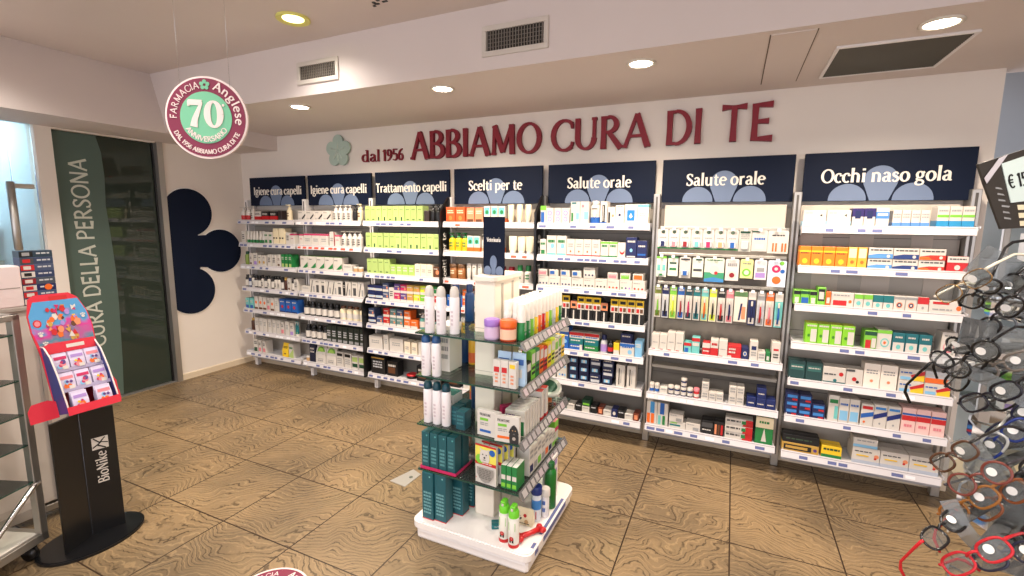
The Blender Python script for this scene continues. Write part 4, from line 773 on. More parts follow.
for kk, cc, nm in [('lz1', (90, 150, 210), 'pale blue striped'), ('lz2', (36, 60, 120), 'navy striped'), ('lz3', (200, 50, 30), 'red and orange striped')]:
    C(kk, nm+' long white lozenge carton', .128, .060, 'w', [('t', .08, .62, .92, .86, 'dgy', 1), ('p', [(.0, .02), (1, .02), (1, .45), (.4, .45), (.0, .3)], cc), ('o', .82, .24, .07, 'w'), ('p', [(0, .02), (.5, .02), (.35, .3), (0, .3)], 'org' if kk == 'lz3' else cc)], d=.05)
C('lz4', 'short red and white lozenge carton', .10, .085, 'red', [('r', 0, .62, 1, 1, 'w'), TX('dgy', 1, .1, .72, .9, .88), ('o', .5, .3, .14, 'w')], d=.05)
C('glime', 'lime and black small box', .042, .085, 'lg', [('r', 0, .7, 1, .95, 'k'), ('r', .2, .1, .8, .5, 'w')]); C('glime2', 'lime and blue small box', .055, .085, 'lg', [('r', .1, .1, .9, .5, 'b'), ('r', 0, .75, 1, .95, 'dg')]); C('wk1', 'black and white small box', .05, .11, 'lg', [('r', .1, .25, .9, .9, 'k'), ('r', .2, .35, .8, .75, 'w')]); C('or3', 'small orange box', .03, .085, 'org', [('r', .2, .2, .8, .6, 'w')]); C('wred', 'white carton with red dots', .135, .085, 'w', [('r', .1, .1, .7, .45, 'red'), ('o', .85, .4, .07, 'org'), TX('gy', 1, .1, .7, .8, .85)]); C('wtl', 'white carton with green and blue drops', .052, .085, 'w', [('o', .5, .35, .25, 'tq'), ('r', 0, .65, 1, .95, 'lg')]); C('wtl2', 'teal topped white carton', .055, .085, 'w', [('o', .5, .3, .22, 'tq')], [(.5, .98, 'teal')]); C('weye', 'white carton with eye picture', .062, .085, 'w', [('o', .5, .4, .28, 'sal'), ('o', .5, .4, .2, 'nv'), ('o', .5, .4, .1, 'w'), ('r', 0, .8, 1, .95, 'gy')]); C('wred6', 'red and white carton', .06, .085, 'w', [('r', 0, .55, 1, 1, 'red'), ('o', .5, .3, .12, 'gy')]); C('worgd', 'wide white carton with orange spot', .17, .07, 'w', [('o', .9, .5, .08, 'org'), ('r', .1, .75, .6, .95, 'red'), TX('gy', 1, .1, .2, .7, .4)])
C('lm4', 'lime green carton with white leaf panel', .078, .125, (130, 200, 40), [('r', .45, .1, .95, .72, 'w'), ('o', .3, .4, .12, (60, 130, 30)), ('t', .1, .78, .9, .92, 'w', 1)], top='ylg'); C('rl4', 'red and lime carton', .075, .11, 'lg', [('r', .1, .05, .55, .5, 'red'), ('r', 0, .75, 1, .95, 'dg'), ('r', .6, .1, .95, .6, 'w')]); C('wgc4', 'white and green carton with blue ring', .088, .12, 'w', [('o', .55, .38, .30, 'tq'), ('o', .55, .38, .22, 'w'), ('o', .55, .38, .1, 'org')], [(.82, .99, 'lg')]); C('tl4', 'teal carton with white panel', .075, .11, (20, 100, 110), [('r', .06, .04, .94, .5, 'w'), ('o', .5, .27, .18, 'tq'), ('t', .2, .66, .8, .82, 'w', 1)]); C('eye4', 'tall white carton with blue eye', .085, .135, 'w', [('o', .5, .38, .36, 'pink'), ('o', .5, .42, .30, 'w'), ('o', .5, .38, .16, 'nv'), ('t', .15, .8, .85, .88, 'dgy', 1)])
C('dt5', 'dark teal carton', .095, .115, (30, 66, 66), [('r', .1, .5, .9, .8, (50, 100, 96)), TX('w', 1, .15, .6, .85, .7)]); C('wr5', 'wide white carton with red and green rings', .125, .10, 'w', [('o', .8, .6, .1, 'red'), ('o', .55, .2, .08, 'teal'), ('t', .05, .45, .6, .6, 'dgy', 1), ('r', 0, 0, 1, .12, (70, 110, 110))]); C('wr5b', 'white carton with red drop cluster', .09, .10, 'w', [('o', .5, .4, .14, 'red'), ('o', .7, .25, .1, 'k'), ('r', 0, .85, .5, .98, 'dgy')]); C('wt6', 'tall white carton with fine print', .085, .145, (236, 226, 214), [TX('gy', 2, .15, .55, .85, .75), ('o', .5, .3, .1, 'sal')]); C('wlo', 'white blue and yellow carton', .125, .068, 'w', [('r', .5, .05, 1, .55, 'yel'), ('p', [(.45, .5), (1, .95), (1, .6), (.5, .3)], 'red'), ('t', .05, .55, .5, .75, 'b', 1), ('r', .05, .1, .45, .35, 'lb')]); C('wlo2', 'grey and orange carton', .12, .068, 'sil', [('r', 0, .03, 1, .45, 'org'), ('t', .1, .6, .8, .75, 'w', 1)])
C('nvp', 'navy and blue slim pack', .085, .045, 'nv', [('r', .1, .4, .9, .8, (60, 130, 200)), ('r', .5, .05, .9, .3, 'red')]); C('wt7', 'white and teal tall carton', .065, .16, 'w', [('r', .6, .1, .95, .6, 'tq'), ('r', .1, .7, .9, .85, 'gr')]); C('lb7', 'tall pale blue carton', .062, .15, 'w', [('r', .1, .1, .9, .5, 'lb'), TX('b', 1, .1, .65, .9, .8)]); C('wr7', 'white carton with red and blue waves', .075, .135, 'w', [('p', [(0, .55), (1, .7), (1, .5), (0, .35)], 'b'), ('r', .1, .78, .9, .92, 'red'), ('o', .3, .2, .1, 'org')]); C('wb7', 'white carton with dark blue waves', .078, .14, 'w', [('p', [(0, .55), (1, .75), (1, .55), (0, .35)], (20, 40, 110)), ('r', .1, .8, .9, .9, (60, 130, 200)), ('o', .5, .2, .08, 'gy')]); C('pr7', 'pink and red carton', .08, .145, (236, 196, 190), [('r', 0, .5, 1, .7, 'red'), ('r', 0, .72, 1, .8, 'b'), ('t', .2, .15, .8, .35, 'pink', 1)])
C('kor', 'long black and gold pack', .20, .055, 'gold', [('r', .05, .2, .8, .8, 'k'), ('r', .1, .35, .7, .65, 'gold'), ('o', .9, .5, .05, 'pur')]); C('kor2', 'long black pack', .20, .05, 'k', [TX((60, 80, 60), 1, .1, .3, .8, .6)]); C('yg7', 'yellow and green carton', .105, .075, 'yel', [('r', 0, 0, 1, .28, 'gr'), ('t', .1, .5, .9, .8, 'dg', 1)]); C('wg7', 'wide white carton with gold and red flower', .135, .10, 'w', [('o', .88, .55, .09, 'sal'), ('o', .84, .42, .05, 'red'), ('t', .08, .68, .7, .8, 'dgy', 1), ('r', .15, .48, .6, .56, 'yel')], [(.0, .22, (178, 186, 200))], d=.14); C('wg7s', 'small white carton on the stack', .12, .055, 'w', [TX('gy', 1), ('r', 0, 0, 1, .3, 'lb')])
# hang cards
for i, (kk, c1, nm) in enumerate([('h1', 'nv', 'navy'), ('h2', 'pink', 'pink'), ('h3', 'dred', 'wine red'), ('h4', 'tq', 'turquoise'), ('h5', 'mag', 'magenta'), ('h6', 'tan', 'tan'), ('h7', 'b', 'blue')]):
    T(kk, 'blister pack', 'white blister card with %s arch' % nm, .072, hangcard(.068, .13, 'w', [('o', .5, .86, .18, (90, 110, 90)), ('t', .2, .5, .8, .6, 'gy', 1), ('r', 0, 0, 1, .08, 'gr')], (.16, .1, .84, .42, c1)), .02, .13)
T('h8', 'blister pack', 'grey blister card', .075, hangcard(.07, .135, (196, 196, 184), [('r', .1, .85, .9, .95, 'dg'), TX('gy', 3)], (.2, .1, .8, .5, 'w')), .02, .13); T('h9', 'blister pack', 'white blister card with blue lettering', .09, hangcard(.086, .13, 'w', [('t', .15, .45, .85, .65, 'b', 1), ('r', .2, .1, .8, .35, 'sil'), ('r', 0, .9, .5, .97, 'dg')]), .02, .13); T('h10', 'blister pack', 'wide card of small orange brushes', .115, hangcard(.112, .14, 'w', [('t', .2, .7, .8, .82, 'dgy', 1)]+[('r', .08+.15*k, .08, .16+.15*k, .45, 'org' if k % 3 else 'sil') for k in range(6)]), .02, .14)
T('i1', 'blister pack', 'white card with green cross panel', .07, hangcard(.066, .14, (226, 230, 214), [('r', .1, .3, .9, .6, 'tq'), ('r', .4, .15, .6, .75, 'w'), ('r', 0, .9, 1, 1, 'lg')], (.2, .05, .8, .2, 'gr')), .02, .13); T('i2', 'blister pack', 'card with two dark green rows', .068, hangcard(.064, .13, (222, 224, 210), [('r', .15, .62, .85, .72, 'dg'), ('r', .15, .3, .85, .42, 'gr'), ('r', 0, .92, 1, 1, 'gr')]), .02, .13); T('i3', 'blister pack', 'white card with blue oval case', .075, hangcard(.07, .14, 'w', [('r', .1, .85, .9, .93, 'dgy')], (.15, .12, .85, .38, 'b')), .02, .13); T('i4', 'blister pack', 'grey green card with dark strip', .07, hangcard(.066, .13, (214, 220, 206), [('r', .1, .3, .9, .42, 'dgy'), ('r', .3, .85, .9, .93, 'dg')]), .02, .13)
T('i5', 'bag', 'wide bag with white shape on green and blue', .12, hangcard(.118, .155, (210, 218, 200), [('r', 0, 0, 1, .4, (60, 150, 110)), ('p', [(0, 0), (1, 0), (1, .12), (.5, .2), (0, .12)], (60, 130, 190)), ('o', .5, .5, .24, 'w'), ('o', .6, .38, .09, 'red'), ('t', .1, .88, .9, .94, 'gr', 1)]), .02, .155)
T('i6', 'blister pack', 'card with dark red round case', .08, hangcard(.078, .14, (222, 214, 208), [('o', .5, .25, .34, 'w'), ('o', .5, .25, .2, 'dred'), TX('gy', 1)]), .02, .14); T('i7', 'blister pack', 'yellow card with pale green round case', .075, hangcard(.072, .12, (226, 226, 150), [('o', .5, .3, .36, 'lg'), ('o', .5, .3, .2, 'w'), TX('gy', 1, .2, .7)]), .02, .12); T('i8', 'blister pack', 'card with pale violet case', .07, hangcard(.068, .125, (222, 214, 216), [('r', .1, .1, .9, .35, 'lil'), ('r', .2, .4, .8, .6, 'gy')]), .02, .12); T('i9', 'bag', 'colourful blue bag of red and orange rings', .1, hangcard(.1, .165, (206, 214, 228), [('o', .45, .68, .24, 'mag'), ('o', .45, .68, .1, 'w'), ('o', .5, .26, .24, 'org'), ('o', .75, .9, .12, 'lg'), ('o', .8, .6, .12, 'b')]), .02, .165)
for kk, tp, co, nm, w2 in [('b1', (110, 120, 40), 'lg', 'olive and green', 'w'), ('b2', 'nv', 'k', 'navy and black', 'sil'), ('b3', 'lg', 'ylg', 'lime', (206, 220, 130)), ('b4', 'b', 'dred', 'blue and wine red', 'w'), ('b5', 'dteal', 'mag', 'dark teal and magenta', 'w'), ('b6', 'teal', 'dteal', 'teal', 'w'), ('b7', 'tq', 'org', 'turquoise and orange', (206, 210, 150)), ('b8', 'ylg', 'k', 'yellow green', (226, 222, 196)), ('b9', 'k', 'red', 'black and red', 'w'), ('b10', 'pink', 'nv', 'pale pink and navy', 'w'), ('b12', 'w', 'nv', 'white and royal blue', 'nv'), ('b13', 'gy', 'red', 'grey and red', 'sil'), ('b14', 'org', 'pink', 'orange and pink', 'w'), ('b15', 'w', 'b', 'white and light blue', 'tq')]:
    T(kk, 'toothbrush pack', nm+' toothbrush pack', .046, brushpack(.042, .215, tp, co, w2), .02, .215)
T('b11', 'toothbrush pack', 'wide pack with crossed blue brush', .075, hangcard(.074, .20, (222, 214, 200), [('r', 0, .82, 1, .98, (90, 130, 80)), ('p', [(.35, .05), (.5, .05), (.65, .6), (.5, .6)], 'nv'), ('r', .6, .1, .9, .5, 'sal')]), .02, .2)

# ================================================================== FILL THE SHELVES
ORD = ['', 'first', 'second', 'third', 'fourth', 'fifth', 'sixth', 'seventh', 'eighth', 'ninth', 'tenth', 'eleventh', 'twelfth', 'thirteenth', 'fourteenth', 'fifteenth', 'sixteenth', 'seventeenth', 'eighteenth', 'nineteenth', 'twentieth']
def nm(kind): return {'bag': 'hanging_bag'}.get(kind, kind).replace(' ', '_')
def fill(b, k, spec, x=.03, pitch=1.0, fitw=None):
    """spec: 'key*n key/n(levels) +gapmm' ; places items left to right on shelf k of bay b"""
    z = ((ZS if b != 5 else [.74, .43, .195])[k])-.008; zn = (SHN[k] if b != 5 else ['upper', 'middle', 'bottom'][k])
    toks = []
    for tk in spec.split():
        if tk[0] == '+': toks.append(('gap', float(tk[1:])/1000, 0)); continue
        n = 1; lv = ['']
        if '*' in tk: tk, n = tk.split('*'); n = int(n)
        st = tk.split('/')
        for _ in range(n): toks.append((st, max(SIZE[s][0] for s in st)+.003, 0))
    tot = sum(t[1] for t in toks); avail = BW-(.03 if b < 6 else .045)-x
    ex = min(.012, max(-.002, (avail-tot)/max(1, len(toks)))) if pitch == 1.0 else 0
    sc = 1.0 if tot <= avail else avail/tot
    cnt = 0; rnd = random.Random(b*10+k)
    for st, wd, _ in toks:
        if st == 'gap': x += wd*sc; continue
        cnt += 1; zz = z
        for lvl, s in enumerate(st):
            w_, d_, h_ = SIZE[s]; yy = YF[b]+.018+rnd.uniform(0, .006)
            kind, look = LOOK[s]
            pos = '%s from left%s, %s shelf, %s' % (ORD[cnt], '' if len(st) == 1 else (['', ' second up', ' third up', ' fourth up'][lvl]), zn, BAYN[b])
            if kind == 'carton': kind = ['hair carton', 'hair carton', 'hair carton', 'skincare carton', 'dental carton', 'dental carton', 'medicine carton'][b]
            o = put(s, nm(kind), (bays[b].location.x+x+w_*sc/2, yy, zz), rnd.uniform(-.02, .02) if len(st) == 1 else 0, look+', '+pos, kind, '%ss on the %s shelf, %s' % (kind, zn, BAYN[b]))
            HS = 1.1 if b < 6 else 1.0
            o.scale = (sc, 1, HS)
            zz += h_*HS+.0012
        x += (wd+max(ex, 0))*sc
F_ = fill
F_(0, 0, 'pumpred*2 +2 pumpw redw redk redk +10 darkbox +40 pumpc', .02)
F_(0, 1, 'wsm tgreen*6 wg*2 wtall +8 wtall wsm wmags*1', .03)
F_(0, 2, 'bgreen +20 wbr wlil wy wy +14 wsm*2 wbr gbx*3', .04)
F_(0, 3, 'bdk bnv bwh bdk*2 bwh bdk bwh +10 bdk bwh bwh bdk brn +10 wbr bdk wsm', .03)
F_(0, 4, 'gybx*2 +8 worg*3 wpk worg wplain +2 bluebx*3', .02)
F_(0, 5, '+30 brn +10 wplain*6 wpk +10 wplain wlil ttq', .04)
F_(0, 6, '+70 wdg wpk +10 wpk +230 ypouch wgcake', .03)
F_(1, 0, 'wsw*4 +10 pumpw*4 +10 pumpk pumpc', .02)
F_(1, 1, 'wmags wmag*3 +14 wredt wmags +4 pumpw*4', .02)
F_(1, 2, 'wgt*2 +6 wgt*3 +6 wflat jarw*2', .02)
F_(1, 3, 'wflat wdiag wpanel*2 wdiag*2 wpanel kslim wdiag +8 wpanel wdiag', .02)
F_(1, 4, 'bdw*6 bcw*4', .02)
F_(1, 5, 'bdw*4 dgb*7', .02)
F_(1, 6, 'jarw +6 nvbox gpouch*2 whi +4 whi wgg*2', .02)
F_(2, 0, 'lime*2 limek*2 lime limek*2 lime*3 +14 darkbox pumpk*2', .02)
F_(2, 1, 'lime limek lime lime*2 limek lime limek*2 lime limek lime', .02)
F_(2, 2, 'lime*4 limes*4 creambx*3 hairb', .02)
F_(2, 3, 'dyenv/dyenv*2 dyeblue/dyeblue wsm dyemag/dyepur dyepur/dyemag dyeyel/dyeyel dyelime/dyeyel dyegr/dyelime dyedg/dyegr dyered/dyedg', .02)
F_(2, 4, 'dyenv/dyeblue +6 dyeblue dyered/dyered dyeteal/dyeteal dyeteal/dyeblue +6 dyeorg/dyeorg dyeorg pteal +6 dyered dyeteal', .02)
F_(2, 5, 'wwide wplain wwide +4 creambx*2 wwide', .02)
F_(2, 6, 'kflat +8 kflat2 +60 redcap +10 kflat2', .03)
F_(3, 0, 'orgbx +2 orgbx +8 salbx*2 wgo*3 +14 creamt*1 +14 creamt*1 +14 creamt', .03)
F_(3, 1, '+16 yelb*3 wgo*2 wpump*2 ogrn +60 creamt2*3', .03)
F_(3, 2, '+20 brt*2 +14 wdt*4 +90 redb*2 +6 wgcap*2', .03)
F_(3, 3, 'blsm*2 dyeorg/dyeorg pteal +20 wsm*2 bluebx +20 brt*2 wgcap*2', .03)
F_(3, 4, 'wplain*2 salbx*2 bgreen*2 +20 orgbx*2 wdt*2', .03)
F_(3, 5, 'wwide creambx*2 +20 bdk*3 +20 wgo*2', .03)
F_(3, 6, 'kflat2 +20 whi*2 +20 wgg*3', .03)
F_(4, 0, 'limebl wpr*2 wpr +4 wteal wteal2 mouthw wkv +2 wsmall2 wtt2 +2 wdrop wtt', .03)
F_(4, 1, 'wg +4 wtgr wtgr wr*4 +2 wgn*2 wrc +2 nvb nvb2', .03)
F_(4, 2, 'wdotn/pkbox wdotn/bwbox wdotn/bwbox wdotk/bwbox wdotk/wdotn wdotk wdotc/pkbox wdotg/grbox wdotc/orbox', .02)
F_(4, 3, 'kyb2 kyb*3 +6 kyb2 kyb*3 kyb2 +20 kyb*4', .05)
F_(4, 4, 'wblbig blbig +4 tpblue/tpteal/tpred tpgr/tpteal/tpred +4 mwb mbk ywt +4 wbl3/nvl lbb', .10)
F_(4, 5, 'wdots/wdots/wdots wdots/wdots/wdots +6 nvs/nvs/nvs*2 nvs2/nvs/nvs2 nvs/nvs2/nvs2 +10 wX +4 wX', .10)
F_(4, 6, 'gysm grsm/wsm3 gysm wsm3 +6 bksm wsm3/grsm bksm +6 brsm wsm3 navysm bksm wsm3 brsm', .10)
F_(5, 0, 'w4*2 w4t*2 +4 rteal rteal2 +20 redwh redwt +2 w4 redw3 nvsm +4 wt5 wst +2 grs5 +6 wred5', .03)
F_(5, 1, 'ballw*2 wsm3 ballb*2 ballb/ballb ballb ballr +14 wst/wst wst wst +40 wst/wst wst/wst +20 nvst nvst/nvst nvst', .03)
F_(5, 2, 'tbo tbt +8 tpw/tpw2 tpw2 +4 kph kbr +4 tpr/tpr/tpr +16 grp', .02)
F_(6, 0, 'wlb*2 +4 nvw*2 blw +14 wb4*4 +30 wgb*3', .02)
F_(6, 1, 'or1*4 or2*2 +4 lz1/lz1 lz2/lz2 lz3/lz3 +8 lz4', .02)
F_(6, 2, 'glime*1 glime2 glime wk1 or3 wred wtl*2 wtl2*2 weye*2 wred6 worgd', .01)
F_(6, 3, '+90 lm4*4 +60 rl4 wgc4 +2 tl4*3 +50 eye4', .02)
F_(6, 4, 'dt5*2 wr5 wr5b wt6*2 +4 wlo/wlo wlo/wlo2', .02)
F_(6, 5, 'nvp/nvp/nvp nvp/nvp/nvp +2 nvp/nvp +16 wt7 lb7*2 +6 wr7 wb7*2 +2 pr7*3', .02)
F_(6, 6, 'kor/kor2 +10 yg7 +50 wg7/wg7s wg7*2', .02)

# hooks and hanging packs in the right Salute orale bay
for ri, (z, keys, rn) in enumerate([(1.555, 'h1 h2 h3 h4 h5 h6 h7 h8 h9 h10', 'top'), (1.372, 'i1 i2 i3 i4 i5 i6 i7 i8 i9', 'second'), (1.168, 'b1 b2 b3 b4 b5 b6 b7 b8 b9 b10 b11 b12 b13 b14 b15', 'lowest')]):
    bar = MB(); bar.bbox(.024, BW-.024, -.030, -.013, z+.002, z+.022, mat((200, 196, 188), .4, .3), .003); bo = bar.build('hook_bar', bays[5])
    ks = keys.split(); tot = sum(SIZE[k][0] for k in ks); gap = (BW-.07-tot)/(len(ks)-1); x = .032
    for i, k in enumerate(ks):
        w_ = SIZE[k][0]; cx = x+w_/2; hk = MB(); hk.tube([(cx, -.03, z+.012), (cx, -.19, z+.004), (cx, -.20, z+.012)], .0022, CHROME, 6); hk.box(cx-.010, cx+.010, -.206, -.203, z+.000, z+.018, TAGW); hk.build('hook', bo)
        kind, look = LOOK[k]
        put(k, nm(kind), (bays[5].location.x+cx, -.188-.002*(i % 3), z+.006), random.uniform(-.08, .08), '%s, %s, %s hook row, Salute orale' % (look, ORD[i+1]+' from left', rn), kind, '%ss on the %s hook row' % (kind, rn))
        x += w_+gap

# ================================================================== ISLAND DISPLAY
isl = empty('island_display', (3.87, -1.42, 0)); tag(isl, 'white island display with glass shelves and a tall central post', 'display stand')
IX, IY = 3.87, -1.42
g = MB(); WI = mat((236, 230, 226), .3, coat=.3)
g.bbox(3.56-IX, 4.175-IX, -1.71-IY, -1.07-IY, 0, .052, WI, .01)
def rrect(x0, x1, y0, y1, r, n=5):
    pts = []
    for cx, cy, a0 in [(x1-r, y1-r, 0), (x0+r, y1-r, 90), (x0+r, y0+r, 180), (x1-r, y0+r, 270)]:
        for i in range(n+1): a = math.radians(a0+90*i/n); pts.append((cx+r*math.cos(a), cy+r*math.sin(a)))
    return pts
g.prism(rrect(3.567-IX, 4.170-IX, -1.702-IY, -1.078-IY, .03), .052, .062, mat((150, 140, 138), .5), 'z')
g.prism(rrect(3.535-IX, 4.191-IX, -1.722-IY, -1.058-IY, .045), .062, .094, WI, 'z'); g.prism(rrect(3.541-IX, 4.185-IX, -1.716-IY, -1.064-IY, .042), .094, .10, WI, 'z')
for y0, y1 in [(-1.66, -1.62), (-1.55, -1.22)]: g.box(4.168-IX, 4.183-IX, y0-IY, y1-IY, .1, .1012, TAGB); g.box(4.1905-IX, 4.1925-IX, y0-IY, y1-IY, .066, .092, TAGB)
g.build('base', isl)
g = MB(); CP = mat((238, 228, 212), .45); g.bbox(3.803-IX, 3.912-IX, -1.534-IY, -1.24-IY, .10, 1.318, CP, .004)
for z in (.36, .60, .85, 1.065): g.box(3.802-IX, 3.913-IX, -1.5352-IY, -1.239-IY, z+.018, z+.0205, mat((190, 178, 160), .5))
g.box(3.911-IX, 3.914-IX, -1.46-IY, -1.44-IY, .12, 1.3, mat((176, 168, 156), .4)); g.box(3.911-IX, 3.914-IX, -1.34-IY, -1.32-IY, .12, 1.3, mat((176, 168, 156), .4))
g.build('post', isl)
g = MB(); g.prism(rrect(3.792-IX, 3.925-IX, -1.55-IY, -1.225-IY, .03), 1.318, 1.338, CP, 'z'); g.build('post_cap', isl)
for z in (1.065, .85, .60, .36):
    g = MB(); a, b_, c, d = 3.555-IX, 4.115-IX, -1.68-IY, -1.03-IY
    g.box(a, b_, c, -1.536-IY, z-.008, z, GREENGL); g.box(a, 3.80-IX, -1.536-IY, -1.24-IY, z-.008, z, GREENGL); g.box(3.914-IX, b_, -1.536-IY, -1.24-IY, z-.008, z, GREENGL); g.box(a, b_, -1.24-IY, d, z-.008, z, GREENGL)
    g.box(a, b_, c-.0015, c, z-.008, z, EDGE); g.box(a-.0015, a, c, d, z-.008, z, EDGE)
    so = g.build('glass_shelf', isl)
    r = MB(); x = b_; r.add([(x, c, z+.012), (x, d, z+.012), (x+.022, d, z-.03), (x+.022, c, z-.03), (x-.004, c, z-.012), (x-.004, d, z-.012)], [(0, 3, 2, 1), (0, 1, 5, 4), (4, 5, 2, 3), (0, 4, 3), (1, 2, 5)], mat((150, 150, 152), .25, .7))
    rnd = random.Random(int(z*100)); y = c+.02
    while y < d-.06:
        wd = rnd.choice([.035, .045]); f0, f1 = .18, .85
        r.add([(x+.022*f0+.001, y, z+.012-.042*f0), (x+.022*f0+.001, y+wd, z+.012-.042*f0), (x+.022*f1+.001, y+wd, z+.012-.042*f1), (x+.022*f1+.001, y, z+.012-.042*f1)], [(0, 3, 2, 1)], rnd.choice([mat((164, 160, 160), .5), mat((152, 147, 150), .5), mat((172, 158, 164), .5)])); y += wd+.014
    r.build('price_rail', so)
    br = MB()
    for yy in (-1.50, -1.28):
        br.tube([(3.80-IX, yy-IY, z-.05), (3.70-IX, yy-IY, z-.012), (3.62-IX, yy-IY, z-.010)], .004, CHROME, 6); br.tube([(3.914-IX, yy-IY, z-.05), (4.0-IX, yy-IY, z-.012), (4.08-IX, yy-IY, z-.010)], .004, CHROME, 6)
    br.tube([(3.81-IX, -1.535-IY, z-.05), (3.80-IX, -1.60-IY, z-.012), (3.79-IX, -1.66-IY, z-.010)], .004, CHROME, 6)
    br.build('wire_bracket', so)
# sign on top
t = empty('topper_sign', (3.860, -1.44, 1.338), -.06); tag(t, 'narrow navy topper sign standing on the island post', 'sign')
g = MB(); g.bbox(-.060, .060, -.004, .004, 0, .285, NAVY, .001); g.build('panel', t)
g = MB(); g.prism([(-.012, 0.001), (.012, .001), (.012, .05), (-.012, .05)], -.0045, -.004, NAVYL)
for sx in (-.034, .034): g.prism([(sx+.021*math.cos(2*PI*i/20), max(.001, .018+.026*math.sin(2*PI*i/20))) for i in range(20)], -.0050, -.004, NAVYL)
g.prism([(.020*math.cos(2*PI*i/20), .062+.034*math.sin(2*PI*i/20)) for i in range(20)], -.0056, -.004, NAVYL); g.build('flower_emblem', t)
l = MB(); s = 'Veterinaria'; f4 = dict(BOOK); sq = .078/(text_w(f4, s)*.030); text(l, s, mat((236, 230, 220), .5), lambda a, b_, h: (-.038+a, -.0045-h, .163+b_), f4, .030, sq, .001, 2); l.build('lettering', t)

def isp(key, x, y, z, label, rz=0, group=None):
    kind, look = LOOK[key]; kind = 'display carton' if kind == 'carton' else kind; return put(key, nm(kind), (x, y, z), rz, label, kind, group)
E90 = PI/2
B('spw', 'x', .024, .228, (236, 230, 232), 'w', kind='spray', capf=.2, shoulder=.05, F=[TX((206, 190, 196), 4, .3, .15, .7, .5)])
B('spb', 'x', .024, .203, (236, 230, 232), (40, 80, 130), kind='spray', capf=.16, shoulder=.08, F=[TX((206, 190, 196), 4, .3, .15, .7, .5)])
B('spt', 'x', .024, .214, (236, 230, 232), 'dteal', kind='spray', capf=.16, shoulder=.08, F=[TX((206, 190, 196), 4, .3, .15, .7, .5)])
W3 = ['leftmost', 'middle one', 'rightmost']
for i, (x, y) in enumerate([(3.620, -1.665), (3.683, -1.66), (3.742, -1.635)]): isp('spw', x, y-.01, 1.065, 'tall all-white spray can on the top glass shelf, %s of three' % W3[i], 0, 'white spray cans on the top glass shelf')
for i, (x, y) in enumerate([(3.600, -1.67), (3.653, -1.66)]): isp('spb', x, y-.01, .85, 'white spray can with blue cap, second glass shelf, %s of two' % ['left', 'right'][i], 0, 'blue capped spray cans')
for i, (x, y) in enumerate([(3.594, -1.65), (3.647, -1.65), (3.700, -1.65)]): isp('spt', x, y-.01, .60, 'white spray can with dark teal cap, third glass shelf, %s of three' % W3[i], 0, 'teal capped spray cans')
def J(key, r, h, c1, c2, lab): T(key, 'jar', lab, 2*r, jar(r, h, c1, c2, (.12, .55, lab)), 2*r, h)
TYPES['jp'] = jar(.036, .094, (196, 170, 206), (150, 110, 190), (.10, .58, (206, 180, 210)), .34); LOOK['jp'] = ('jar', ''); TYPES['jo'] = jar(.038, .096, (206, 70, 30), (226, 100, 30), (.10, .58, (230, 190, 160)), .34); LOOK['jo'] = ('jar', '')
m_ = MB(); feats(m_, [TX('pur', 2, .1, .2, .9, .9)], .05, .04); isp('jp', 3.948, -1.665, 1.065, 'jar with purple lid on the front of the top glass shelf'); isp('jo', 4.028, -1.662, 1.065, 'jar with orange lid beside the purple one')
cols = [('gr', 'green'), ('gr', 'green'), ('lg', 'leaf green'), ('yel', 'yellow'), ('org', 'orange'), ('red', 'red'), ('yel', 'yellow'), ('lg', 'leaf green'), ('sil', 'silver'), ('yel', 'yellow'), ('gr', 'green')]
for kk, cc in [('gr', 'gr'), ('lg', 'lg'), ('yel', 'yel'), ('org', 'org'), ('red', 'red'), ('sil', 'sil')]:
    TYPES['tb'+kk] = bottle(.021, .165, cc, (240, 234, 226), capf=.5, neck=.9, shoulder=.02, capr=.0205, F=[('r', .2, .25, .8, .5, 'w'), TX('gy', 1, .2, .1, .8, .2)]); LOOK['tb'+kk] = ('bottle', '')
TYPES['tbw'] = bottle(.020, .165, (238, 232, 224), (240, 234, 226), capf=.3, neck=.9, shoulder=.02, capr=.0195, F=[TX('gy', 2, .2, .2, .8, .5)]); LOOK['tbw'] = ('bottle', '')
for row, x in enumerate((4.097, 4.050, 4.003)):
    for i in range(11):
        y = -1.585+i*.050; cc, cn = cols[i] if row == 0 else ('w', 'white')
        k = 'tb'+(cc if cc != 'w' else 'w')
        if (row == 2 and i > 8) or (row and i == 0): continue
        isp(k, x, y, 1.065, 'slim %s bottle with white cap, top glass shelf, %s row, %s from front' % (cn, ['rail-side', 'middle', 'inner'][row], ORD[i+1]), E90, 'slim bottles with white caps on the top glass shelf')
# second glass shelf
TYPES['hc3'] = carton(.038, .125, .03, 'w', [('r', .15, .55, .85, .75, 'red'), ('t', .3, .1, .7, .5, 'sal', 3)]); LOOK['hc3'] = ('carton', '')
TYPES['hc3y'] = carton(.038, .125, .03, 'w', [('r', .15, .75, .85, .9, 'yel'), ('t', .3, .1, .7, .5, 'sal', 3)]); LOOK['hc3y'] = ('carton', '')
for i, x in enumerate((3.985, 4.024, 4.064)):
    isp('hc3' if i < 2 else 'hc3y', x, -1.655, .85, 'slim white carton with %s, second glass shelf, %s' % (['red patch', 'red patch', 'yellow patch'][i], ['leftmost of three', 'middle of three', 'rightmost of three'][i]))
for i, (x, y) in enumerate([(4.0, -1.61), (4.072, -1.605)]):
    TYPES['hcb'] = pouch(.07, .155, .02, (180, 206, 232), [('r', .1, .75, .9, .95, (60, 100, 170)), ('r', .2, .3, .8, .6, 'w')]); LOOK['hcb'] = ('pouch', ''); isp('hcb', x, y, .85, 'pale blue pouch behind the slim cartons, %s one' % ['left', 'right'][i])
